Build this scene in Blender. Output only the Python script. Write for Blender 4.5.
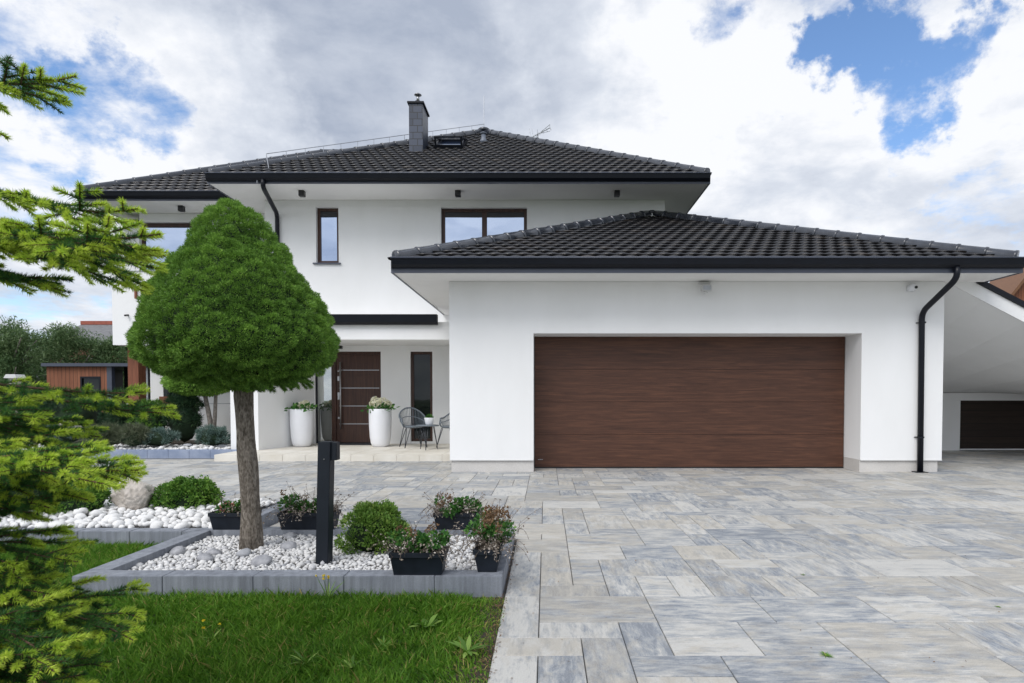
import bpy, bmesh, math, random
import numpy as np
from mathutils import Vector, Matrix
random.seed(7); rng = np.random.default_rng(7)
R = math.radians
scene = bpy.context.scene
for _o in list(bpy.data.objects): bpy.data.objects.remove(_o)
COL = scene.collection

# ------------------------------------------------------------ camera
EYE = 1.13; FPX = 610.0; CX = 546.0; TILT = R(1.5)
CY = 398 + FPX * math.tan(TILT)
cam_d = bpy.data.cameras.new('camera'); cam = bpy.data.objects.new('camera', cam_d); COL.objects.link(cam)
cam.location = (0, 0, EYE); cam.rotation_euler = (R(90) - TILT, 0, 0)
cam_d.sensor_width = 36; cam_d.lens = FPX * 36 / 1024
cam_d.shift_x = (512 - CX) / 1024; cam_d.shift_y = (CY - 341.5) / 1024
cam_d.clip_start = 0.05; cam_d.clip_end = 2000
scene.camera = cam
ct, st = math.cos(TILT), math.sin(TILT)
def at(px, py, Y):
    a = (CY - py) / FPX
    h = Y * (a * ct - st) / (ct + a * st)
    d = Y * ct - h * st
    return Vector(((px - CX) * d / FPX, Y, EYE + h))
def gnd(px, py, z=0.0):
    a = (CY - py) / FPX
    h = z - EYE
    Y = h * (ct + a * st) / (a * ct - st)
    return at(px, py, Y)
def direction(px, py):
    v = at(px, py, 10.0) - Vector((0, 0, EYE)); return v.normalized()

# ------------------------------------------------------------ light
SUN_EL, SUN_ROT = R(48), R(211)      # sun behind the camera, a little to the left
scene.view_settings.view_transform = 'Standard'
scene.view_settings.look = 'None'
scene.view_settings.exposure = 0.22
scene.view_settings.gamma = 1
world = bpy.data.worlds.new('World'); scene.world = world; world.use_nodes = True
WN = world.node_tree.nodes; WL = world.node_tree.links
WN.clear()
def wn(t, **k):
    n = WN.new(t)
    for a, b in k.items(): setattr(n, a, b)
    return n
def wmath(op, a, b=None, c=None, clamp=False):
    n = wn('ShaderNodeMath', operation=op, use_clamp=clamp)
    for i, v in enumerate((a, b, c)):
        if v is None: continue
        if isinstance(v, (int, float)): n.inputs[i].default_value = v
        else: WL.new(v, n.inputs[i])
    return n.outputs[0]
tc = wn('ShaderNodeTexCoord')
DIR = tc.outputs['Generated']
sep = wn('ShaderNodeSeparateXYZ'); WL.new(DIR, sep.inputs[0])
zz = wmath('MAXIMUM', sep.outputs['Z'], 0.0)
den = wmath('ADD', zz, 0.22)
cmb = wn('ShaderNodeCombineXYZ')
WL.new(wmath('DIVIDE', sep.outputs['X'], den), cmb.inputs[0])
WL.new(wmath('DIVIDE', sep.outputs['Y'], den), cmb.inputs[1])
WL.new(wmath('MULTIPLY', sep.outputs['Z'], 0.6), cmb.inputs[2])
def wnoise(scale, detail, rough, off, dist=0.0):
    mp = wn('ShaderNodeMapping'); mp.inputs['Location'].default_value = off
    WL.new(cmb.outputs[0], mp.inputs[0])
    n = wn('ShaderNodeTexNoise'); n.inputs['Scale'].default_value = scale
    n.inputs['Detail'].default_value = detail; n.inputs['Roughness'].default_value = rough
    n.inputs['Distortion'].default_value = dist
    WL.new(mp.outputs[0], n.inputs['Vector']); return n.outputs['Fac']
wmap = wn('ShaderNodeTexNoise'); wmap.inputs['Scale'].default_value = 5.5; wmap.inputs['Detail'].default_value = 8; wmap.inputs['Roughness'].default_value = .62; WL.new(DIR, wmap.inputs['Vector'])
wsub = wn('ShaderNodeVectorMath', operation='SUBTRACT'); WL.new(wmap.outputs['Color'], wsub.inputs[0]); wsub.inputs[1].default_value = (.5, .5, .5)
wsc = wn('ShaderNodeVectorMath', operation='SCALE'); WL.new(wsub.outputs[0], wsc.inputs[0]); wsc.inputs['Scale'].default_value = .42
wad = wn('ShaderNodeVectorMath', operation='ADD'); WL.new(DIR, wad.inputs[0]); WL.new(wsc.outputs[0], wad.inputs[1])
wnm = wn('ShaderNodeVectorMath', operation='NORMALIZE'); WL.new(wad.outputs[0], wnm.inputs[0]); WDIR = wnm.outputs[0]
def lobe(px, py, inner, outer, amp):
    d = direction(px, py)
    vm = wn('ShaderNodeVectorMath', operation='DOT_PRODUCT'); WL.new(WDIR, vm.inputs[0]); vm.inputs[1].default_value = d
    mr = wn('ShaderNodeMapRange'); mr.interpolation_type = 'SMOOTHSTEP'
    WL.new(vm.outputs['Value'], mr.inputs[0])
    mr.inputs[1].default_value = math.cos(R(outer)); mr.inputs[2].default_value = math.cos(R(inner))
    mr.inputs[3].default_value = 0; mr.inputs[4].default_value = amp
    return mr.outputs[0]
n_big = wnoise(1.5, 12, 0.6, (3.1, 1.7, 0), 0.25)
n_fine = wnoise(5.0, 10, 0.62, (0.4, 7.7, 2), 0.2)
cov = wmath('ADD', n_big, wmath('MULTIPLY', wmath('SUBTRACT', n_fine, 0.5), 0.62))
cov = wmath('ADD', cov, 0.185)
for L in ((888, 62, 0.5, 6.6, -0.33), (835, 85, 0.5, 5.0, -0.10), (940, 60, 0.5, 4, -0.14), (800, 35, 1, 5, .10), (110, 115, 1, 6, -0.25), (330, 135, .5, 6, -0.17), (40, 130, 1, 12, -0.09), (10, 215, 1, 9, -0.10), (735, 172, .5, 3.5, -.2),
          (995, 180, .5, 4.5, -.2), (735, 20, .5, 4, -.15), (15, 15, .5, 7, -.12), (560, 60, 6, 26, 0.15), (250, 60, 5, 20, 0.12), (985, 110, 3, 9, .12), (760, 160, 4, 12, .1)):
    cov = wmath('ADD', cov, lobe(*L))
mr = wn('ShaderNodeMapRange'); mr.interpolation_type = 'SMOOTHSTEP'; WL.new(cov, mr.inputs[0])
mr.inputs[1].default_value = 0.38; mr.inputs[2].default_value = 0.64
cloud = mr.outputs[0]
# cloud body brightness: bright tops, blue grey bellies
n_sh = wnoise(1.9, 9, 0.58, (8.3, 2.2, 1), 0.3)
n_sh2 = wnoise(4.5, 9, 0.6, (1.3, 5.2, 1), 0.2)
dk = wmath('ADD', wmath('MULTIPLY', n_sh, 0.9), wmath('MULTIPLY', n_sh2, 0.55))
dk = wmath('MULTIPLY', wmath('ADD', dk, -0.52), 1.5); dk = wmath('ADD', dk, .14)
for L in ((300, 40, 4, 20, .29), (230, 20, 4, 14, .1), (560, 20, 4, 16, .22), (640, 130, 2, 14, -.2), (700, 60, 2, 9, -.18), (110, 60, 2, 14, -.25), (850, 200, 4, 20, -.06), (190, 125, 2, 11, -.25), (1000, 60, 2, 12, -.12)):
    dk = wmath('ADD', dk, lobe(*L))
cr = wn('ShaderNodeValToRGB'); WL.new(dk, cr.inputs[0])
e = cr.color_ramp.elements
e[0].position = 0.22; e[0].color = (0.83, 0.845, 0.88, 1)
e[1].position = 0.95; e[1].color = (0.36, 0.41, 0.51, 1)
m_ = e.new(0.46); m_.color = (0.63, 0.67, 0.745, 1)
# the sky above the open-sky side behind the camera, nearer the sun, is brighter
bb = wn('ShaderNodeVectorMath', operation='DOT_PRODUCT'); WL.new(DIR, bb.inputs[0])
sd = Vector((math.sin(SUN_ROT) * math.cos(SUN_EL), math.cos(SUN_ROT) * math.cos(SUN_EL), math.sin(SUN_EL)))
bb.inputs[1].default_value = sd
br = wn('ShaderNodeMapRange'); br.interpolation_type = 'SMOOTHSTEP'; WL.new(bb.outputs['Value'], br.inputs[0])
br.inputs[1].default_value = 0.35; br.inputs[2].default_value = 1.0; br.inputs[3].default_value = 1.0; br.inputs[4].default_value = 1.5
vs = wn('ShaderNodeVectorMath', operation='SCALE'); WL.new(cr.outputs[0], vs.inputs[0]); WL.new(br.outputs[0], vs.inputs['Scale'])
sky = wn('ShaderNodeTexSky'); sky.sky_type = 'NISHITA'; sky.sun_disc = False
sky.sun_elevation = SUN_EL; sky.sun_rotation = SUN_ROT; sky.air_density = 1.0; sky.dust_density = 0.1; sky.ozone_density = 2.5
sat = wn('ShaderNodeMix', data_type='RGBA', blend_type='MULTIPLY'); sat.inputs[0].default_value = 1; WL.new(sky.outputs[0], sat.inputs[6]); sat.inputs[7].default_value = (.92, 1.02, 1.12, 1)
bg1 = wn('ShaderNodeBackground'); WL.new(sat.outputs[2], bg1.inputs[0]); bg1.inputs[1].default_value = 0.15
bg2 = wn('ShaderNodeBackground'); WL.new(vs.outputs[0], bg2.inputs[0]); bg2.inputs[1].default_value = 1.0
mx = wn('ShaderNodeMixShader'); WL.new(cloud, mx.inputs[0]); WL.new(bg1.outputs[0], mx.inputs[1]); WL.new(bg2.outputs[0], mx.inputs[2])
wo = wn('ShaderNodeOutputWorld'); WL.new(mx.outputs[0], wo.inputs[0])

sl = bpy.data.lights.new('sun', 'SUN'); so = bpy.data.objects.new('sun', sl); COL.objects.link(so)
sl.energy = 1.75; sl.angle = R(34); sl.color = (1.0, 0.965, 0.92)
so.rotation_euler = (-sd).to_track_quat('-Z', 'Y').to_euler(); so.location = (0, 0, 20)

# ------------------------------------------------------------ materials
MATS = {}
class NT:
    def __init__(s, name):
        s.m = bpy.data.materials.new(name); s.m.use_nodes = True
        s.n = s.m.node_tree.nodes; s.l = s.m.node_tree.links
        s.b = s.n['Principled BSDF']; MATS[name] = s.m
    def node(s, t, **k):
        n = s.n.new(t)
        for a, b in k.items(): setattr(n, a, b)
        return n
    def coord(s, kind='Object', scale=(1, 1, 1)):
        t = s.node('ShaderNodeTexCoord'); m = s.node('ShaderNodeMapping'); m.inputs['Scale'].default_value = scale
        s.l.new(t.outputs[kind], m.inputs[0]); return m.outputs[0]
    def noise(s, vec, scale, detail=6, rough=.55, dist=0):
        n = s.node('ShaderNodeTexNoise'); n.inputs['Scale'].default_value = scale; n.inputs['Detail'].default_value = detail
        n.inputs['Roughness'].default_value = rough; n.inputs['Distortion'].default_value = dist
        if vec is not None: s.l.new(vec, n.inputs['Vector'])
        return n.outputs['Fac']
    def ramp(s, fac, stops):
        r = s.node('ShaderNodeValToRGB'); s.l.new(fac, r.inputs[0]); e = r.color_ramp.elements
        while len(e) < len(stops): e.new(.5)
        for i, (p, c) in enumerate(stops): e[i].position = p; e[i].color = (*c, 1)
        return r.outputs[0]
    def mix(s, fac, a, b, mode='MIX'):
        n = s.node('ShaderNodeMix', data_type='RGBA', blend_type=mode)
        for i, v in ((0, fac), (6, a), (7, b)):
            if isinstance(v, (int, float)): n.inputs[i].default_value = v
            elif isinstance(v, tuple): n.inputs[i].default_value = (*v, 1)
            else: s.l.new(v, n.inputs[i])
        return n.outputs[2]
    def math(s, op, a, b):
        n = s.node('ShaderNodeMath', operation=op)
        for i, v in enumerate((a, b)):
            if isinstance(v, (int, float)): n.inputs[i].default_value = v
            else: s.l.new(v, n.inputs[i])
        return n.outputs[0]
    def attr(s, name='tint', out='Fac'):
        a = s.node('ShaderNodeAttribute', attribute_name=name); return a.outputs[out]
    def color(s, c):
        if isinstance(c, tuple): s.b.inputs['Base Color'].default_value = (*c, 1)
        else: s.l.new(c, s.b.inputs['Base Color'])
        return s
    def set(s, **k):
        for a, v in k.items():
            i = s.b.inputs[{'rough': 'Roughness', 'metal': 'Metallic', 'spec': 'Specular IOR Level', 'trans': 'Transmission Weight', 'coat': 'Coat Weight', 'sub': 'Subsurface Weight'}[a]]
            if isinstance(v, (int, float)): i.default_value = v
            else: s.l.new(v, i)
        return s
    def bump(s, h, strength=.3, dist=.01):
        n = s.node('ShaderNodeBump'); n.inputs['Strength'].default_value = strength; n.inputs['Distance'].default_value = dist
        s.l.new(h, n.inputs['Height']); s.l.new(n.outputs[0], s.b.inputs['Normal']); return s

def simple(name, c, rough=.6, var=.12, scale=8, bump=0, metal=0, spec=.5, detail=5):
    t = NT(name); v = t.noise(t.coord(), scale, detail)
    lo = tuple(x * (1 - var) for x in c); hi = tuple(min(1, x * (1 + var)) for x in c)
    t.color(t.ramp(v, [(.3, lo), (.7, hi)])).set(rough=rough, metal=metal, spec=spec)
    if bump: t.bump(t.noise(t.coord(), scale * 12, 4), bump, .004)
    return t
# white render plaster: fine grain, faint streaks of weather
t = NT('plaster'); v = t.noise(t.coord(scale=(1.2, 1.2, .5)), 1.1, 6)
t.color(t.ramp(v, [(.3, (.80, .80, .79)), (.7, (.86, .86, .855))])).set(rough=.9, spec=.2).bump(t.noise(t.coord(), 190, 3), .35, .004)
t = NT('soffit'); t.color(t.ramp(t.noise(t.coord(), 1.5, 5), [(.3, (.83, .82, .80)), (.7, (.87, .86, .845))])).set(rough=.9, spec=.2)
t = NT('plinth_stone'); v = t.noise(t.coord(), 3, 6); g = t.noise(t.coord(), 120, 3)
t.color(t.mix(.5, t.ramp(v, [(.3, (.50, .48, .45)), (.7, (.62, .60, .57))]), t.ramp(g, [(.35, (.46, .44, .42)), (.65, (.66, .64, .61))]))).set(rough=.85).bump(g, .3, .003)
t = NT('terrace_stone'); v = t.noise(t.coord(), 2.2, 7)
t.color(t.ramp(v, [(.3, (.60, .56, .48)), (.7, (.74, .71, .64))])).set(rough=.7)
# roof tiles
t = NT('roof_tile'); a = t.attr(); g = t.noise(t.coord(), 9, 7, .65)
c = t.mix(t.math('MULTIPLY', g, .55), t.ramp(a, [(0, (.004, .004, .006)), (.5, (.008, .008, .010)), (.85, (.022, .018, .017)), (1, (.042, .034, .028))]), (.022, .020, .020))
t.color(c).set(rough=t.math('ADD', t.math('MULTIPLY', g, .3), .11), spec=.45).bump(t.noise(t.coord(), 60, 4), .25, .004)
t = NT('ridge_tile'); g = t.noise(t.coord(), 8, 6)
t.color(t.ramp(g, [(.3, (.016, .019, .027)), (.7, (.04, .046, .06))])).set(rough=.22, spec=.8)
simple('anthracite', (.0055, .007, .012), .4, .15, 5, spec=.28)
simple('fascia_metal', (.055, .065, .095), .36, .1, 5, spec=.6)
simple('charcoal_matt', (.010, .014, .021), .5, .15, 6, spec=.35)
simple('planter_plastic', (.010, .014, .022), .5, .3, 14, spec=.35)
simple('steel', (.42, .42, .43), .35, .08, 20, metal=1)
simple('slate_metal', (.14, .16, .20), .4, .1, 9)
simple('galvanised', (.42, .43, .45), .4, .12, 12, metal=.9)
simple('white_ceramic', (.78, .79, .82), .35, .03, 4)
simple('white_plastic', (.62, .62, .61), .5, .05, 6)
simple('black_plastic', (.012, .012, .013), .35, .1, 6)
simple('wicker', (.13, .155, .18), .55, .25, 60, bump=.3)
simple('chair_metal', (.035, .04, .05), .4, .1, 20)
t = NT('slate'); v = t.node('ShaderNodeTexBrick'); v.inputs['Scale'].default_value = 1
t.l.new(t.coord('UV'), v.inputs['Vector']); v.inputs['Brick Width'].default_value = .21; v.inputs['Row Height'].default_value = .15; v.inputs['Mortar Size'].default_value = .009
v.inputs['Color1'].default_value = (.026, .035, .058, 1); v.inputs['Color2'].default_value = (.060, .073, .11, 1); v.inputs['Mortar'].default_value = (.008, .010, .014, 1)
t.color(v.outputs['Color']).set(rough=.42).bump(v.outputs['Fac'], -.5, .01)
# wood
def wood(name, lo, hi, mid, axis=0, rough=.5, f=1.0, board=0, baxis=0):
    sc = [14 * f, 14 * f, 14 * f]; sc[axis] = .8 * f
    t = NT(name); vec = t.coord(scale=tuple(sc)); n1 = t.noise(vec, 1.3, 8, .62, 1.2); 
    sc2 = [45 * f] * 3; sc2[axis] = 1.4 * f; n2 = t.noise(t.coord(scale=tuple(sc2)), 1.3, 6, .6, .3)
    n = t.math('ADD', t.math('MULTIPLY', n1, .6), t.math('MULTIPLY', n2, .4))
    c = t.ramp(n, [(.34, lo), (.5, mid), (.66, hi)])
    big = t.noise(t.coord(), 1.1, 3); c = t.mix(t.math('MULTIPLY', big, .35), c, lo)
    if board:
        s = t.node('ShaderNodeSeparateXYZ'); t.l.new(t.coord(), s.inputs[0])
        fr = t.math('FRACT', t.math('MULTIPLY', s.outputs[baxis], board), 0)
        g = t.math('LESS_THAN', fr, .09)
        wn_ = t.node('ShaderNodeTexWhiteNoise', noise_dimensions='1D'); t.l.new(t.math('FLOOR', t.math('MULTIPLY', s.outputs[baxis], board), 0), wn_.inputs['W'])
        c = t.mix(t.math('MULTIPLY', wn_.outputs[0], .5), c, lo); c = t.mix(g, c, (.01, .006, .004))
    t.color(c).set(rough=rough, spec=.4).bump(n, .12, .003); return t
wood('garage_wood', (.044, .018, .010), (.150, .064, .034), (.088, .036, .020), 0, .5, 1.3)
wood('door_wood', (.030, .012, .008), (.095, .040, .024), (.058, .024, .014), 2, .45)
wood('frame_wood', (.028, .012, .008), (.10, .045, .028), (.055, .024, .015), 2, .4)
wood('oak_frame', (.12, .055, .025), (.26, .13, .065), (.19, .09, .042), 2, .45)
wood('cedar', (.17, .060, .030), (.36, .15, .078), (.26, .10, .05), 2, .7, 1, 9, 0)
wood('cedar_post', (.13, .045, .024), (.30, .115, .06), (.21, .075, .04), 2, .7, 1)
wood('dark_gate_wood', (.016, .009, .006), (.05, .028, .018), (.03, .017, .011), 0, .6, 1, 7, 2)
# glazing that mirrors the sky
def glass(name, c, mixf, tint=(.9, .93, 1)):
    t = NT(name); t.color(c).set(rough=.04, spec=.25)
    gl = t.node('ShaderNodeBsdfGlossy'); gl.inputs['Color'].default_value = (*tint, 1); gl.inputs['Roughness'].default_value = .01
    m = t.node('ShaderNodeMixShader'); m.inputs[0].default_value = mixf
    t.l.new(t.b.outputs[0], m.inputs[1]); t.l.new(gl.outputs[0], m.inputs[2])
    bn = t.node('ShaderNodeBump'); bn.inputs['Strength'].default_value = .06; bn.inputs['Distance'].default_value = .02
    t.l.new(t.noise(t.coord(), 1.6, 2), bn.inputs['Height']); t.l.new(bn.outputs[0], gl.inputs['Normal'])
    t.l.new(m.outputs[0], t.n['Material Output'].inputs[0]); return t
glass('sky_glass', (.02, .03, .06), .55, (.66, .78, 1))
glass('dark_glass', (.008, .012, .010), .012)
glass('mirror_glass', (.10, .105, .10), .55, (.8, .83, .8))
# paving: one slab tinted apart from the next, clouded streaks along each slab
t = NT('paving')
uv = t.node('ShaderNodeUVMap', uv_map='UVMap')
def uvn(sx, sy, sc, d, r, di=0):
    m = t.node('ShaderNodeMapping'); m.inputs['Scale'].default_value = (sx, sy, 1); t.l.new(uv.outputs[0], m.inputs[0])
    return t.noise(m.outputs[0], sc, d, r, di)
s1 = uvn(2.6, 7.5, 1.6, 12, .78, .35); s2 = uvn(4, 34, 1.6, 7, .68); s3 = uvn(2.2, 4.5, 1.7, 10, .74, .3); sp = t.noise(t.coord(), 170, 3)
tint = t.attr('tint', 'Color'); sx = t.node('ShaderNodeSeparateColor'); t.l.new(tint, sx.inputs[0])
k = t.math('ADD', t.math('MULTIPLY', s1, 2.35), t.math('MULTIPLY', s2, .85))
k = t.math('ADD', k, t.math('MULTIPLY', sx.outputs[0], .32)); k = t.math('SUBTRACT', k, 1.25)
c = t.ramp(k, [(.22, (.165, .188, .222)), (.38, (.275, .298, .325)), (.52, (.380, .385, .380)), (.74, (.56, .545, .505))])
warm = t.ramp(t.math('ADD', t.math('MULTIPLY', s3, 1.15), t.math('MULTIPLY', sx.outputs[1], .26)), [(.66, (0, 0, 0)), (.84, (1, 1, 1))])
c = t.mix(t.math('MULTIPLY', warm, .55), c, (.41, .360, .275))
c = t.mix(.16, c, t.ramp(sp, [(.3, (.15, .15, .15)), (.7, (.7, .7, .7))]))
dirt = t.ramp(t.noise(t.coord(), .55, 7, .65), [(.42, (0, 0, 0)), (.72, (1, 1, 1))]); c = t.mix(t.math('MULTIPLY', dirt, .35), c, (.27, .262, .245))
t.color(c).set(rough=.62, spec=.35).bump(t.math('ADD', sp, s2), .22, .003)
simple('joint_sand', (.12, .117, .11), .95, .3, 30, bump=.3)
simple('far_ground', (.05, .08, .025), .95, .3, .5)
simple('soil', (.045, .035, .022), .95, .4, 20, bump=.5)
simple('mulch', (.22, .21, .20), .95, .4, 40, bump=.5)
t = NT('kerb_concrete'); v = t.noise(t.coord(), 4, 7, .62); g = t.noise(t.coord(), 150, 3); sk = t.noise(t.coord(scale=(22, 22, 1.5)), 1, 7, .7)
c = t.mix(.45, t.ramp(v, [(.3, (.18, .20, .235)), (.7, (.31, .33, .365))]), t.ramp(g, [(.3, (.20, .215, .25)), (.7, (.32, .34, .38))]))
t.color(t.mix(t.ramp(sk, [(.4, (0, 0, 0)), (.75, (.75, .75, .75))]), c, (.085, .09, .105))).set(rough=.75).bump(g, .3, .003)
t = NT('kerb_blue'); v = t.noise(t.coord(), 4, 7, .62); t.color(t.ramp(v, [(.3, (.20, .25, .36)), (.7, (.34, .39, .50))])).set(rough=.75)
t = NT('pebble'); a = t.attr(); g = t.noise(t.coord(), 26, 5)
c = t.ramp(a, [(0, (.34, .35, .37)), (.22, (.50, .50, .51)), (.5, (.68, .67, .65)), (1, (.82, .81, .79))])
t.color(t.mix(t.math('MULTIPLY', g, .35), c, (.42, .42, .44))).set(rough=.7).bump(g, .25, .004)
t = NT('grey_stone'); g = t.noise(t.coord(), 16, 7, .65)
t.color(t.ramp(g, [(.3, (.20, .205, .225)), (.7, (.46, .46, .475))])).set(rough=.75).bump(g, .4, .01)
t = NT('boulder_stone'); g = t.noise(t.coord(), 7, 9, .7); v = t.noise(t.coord(scale=(1, 1, 3)), 5, 5)
t.color(t.mix(.5, t.ramp(g, [(.3, (.26, .22, .18)), (.7, (.62, .57, .51))]), t.ramp(v, [(.35, (.42, .37, .32)), (.65, (.68, .64, .59))]))).set(rough=.85).bump(g, .9, .03)
t = NT('trunk_bark'); g = t.noise(t.coord(scale=(1, 1, .35)), 46, 8, .7, .6); v = t.node('ShaderNodeTexVoronoi'); v.inputs['Scale'].default_value = 1; t.l.new(t.coord(scale=(85, 85, 40)), v.inputs['Vector'])
h = t.math('ADD', g, t.math('MULTIPLY', v.outputs['Distance'], .22))
t.color(t.ramp(h, [(.42, (.07, .058, .046)), (.58, (.17, .145, .118)), (.78, (.33, .29, .245))])).set(rough=.95, spec=.2).bump(h, 1.0, .02)
simple('pale_bark', (.20, .175, .15), .9, .4, 25, bump=.6)
simple('twig_bark', (.10, .055, .035), .85, .4, 30, bump=.4)
def leaf(name, stops, rough=.55, trans=.25):
    t = NT(name); a = t.attr(); c = t.ramp(a, stops); t.color(c).set(rough=rough, spec=.3)
    tr = t.node('ShaderNodeBsdfTranslucent'); t.l.new(c, tr.inputs[0])
    m = t.node('ShaderNodeMixShader'); m.inputs[0].default_value = trans
    t.l.new(t.b.outputs[0], m.inputs[1]); t.l.new(tr.outputs[0], m.inputs[2]); t.l.new(m.outputs[0], t.n['Material Output'].inputs[0]); return t
leaf('spruce_leaf', [(0, (0.066, 0.146, 0.027)), (.45, (0.153, 0.300, 0.047)), (.8, (0.257, 0.447, 0.070)), (1, (0.399, 0.616, 0.115))])
leaf('fir_needle', [(0, (0.027, 0.093, 0.026)), (.30, (0.058, 0.166, 0.040)), (.48, (0.159, 0.306, 0.046)), (.72, (0.452, 0.623, 0.066)), (1, (0.672, 0.780, 0.119))], .5, .3)
leaf('grass_blade', [(0, (0.052, 0.150, 0.012)), (.5, (0.114, 0.264, 0.021)), (.9, (0.223, 0.399, 0.046)), (1, (0.447, 0.384, 0.123))], .55, .3)
leaf('box_leaf', [(0, (0.042, 0.120, 0.017)), (.5, (0.108, 0.240, 0.036)), (1, (0.264, 0.432, 0.072))])
leaf('spirea_leaf', [(0, (.06, .13, .02)), (.5, (.15, .28, .045)), (1, (.32, .44, .10))])
leaf('conifer_dark', [(0, (0.014, 0.039, 0.020)), (.6, (0.031, 0.077, 0.034)), (1, (0.070, 0.126, 0.049))])
leaf('juniper_leaf', [(0, (.06, .11, .09)), (.6, (.13, .20, .17)), (1, (.24, .33, .29))])
leaf('willow_leaf', [(0, (0.047, 0.101, 0.034)), (.5, (0.108, 0.182, 0.068)), (1, (0.216, 0.297, 0.135))])
leaf('yellow_leaf', [(0, (.16, .22, .02)), (.6, (.34, .38, .03)), (1, (.5, .5, .06))])
leaf('dry_plant', [(0, (.13, .10, .08)), (.4, (.30, .25, .20)), (.75, (.48, .42, .36)), (1, (.62, .57, .52))], .8, .15)
leaf('rust_plant', [(0, (.10, .06, .035)), (.5, (.20, .115, .06)), (1, (.30, .20, .11))], .8, .15)
leaf('geranium_leaf', [(0, (0.025, 0.088, 0.018)), (.6, (0.062, 0.188, 0.035)), (1, (0.150, 0.300, 0.062))])
leaf('pale_petal', [(0, (.66, .66, .42)), (.5, (.82, .80, .60)), (1, (.9, .88, .76))], .6, .3)
leaf('pink_petal', [(0, (.45, .14, .12)), (1, (.65, .35, .28))], .6, .3)
leaf('yellow_petal', [(0, (.75, .55, .02)), (1, (.85, .7, .05))], .6, .2)
leaf('grey_grass', [(0, (.07, .09, .05)), (.6, (.13, .16, .09)), (1, (.20, .21, .14))])
simple('crown_core', (.010, .026, .008), .95, .4, 12)  # near-black green, the shade inside crowns and bushes put into the colour
simple('red_tile', (.30, .085, .055), .8, .2, 6)
simple('grey_roof', (.16, .16, .165), .8, .2, 4)
simple('brick', (.26, .13, .085), .85, .2, 8)
M = MATS

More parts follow.
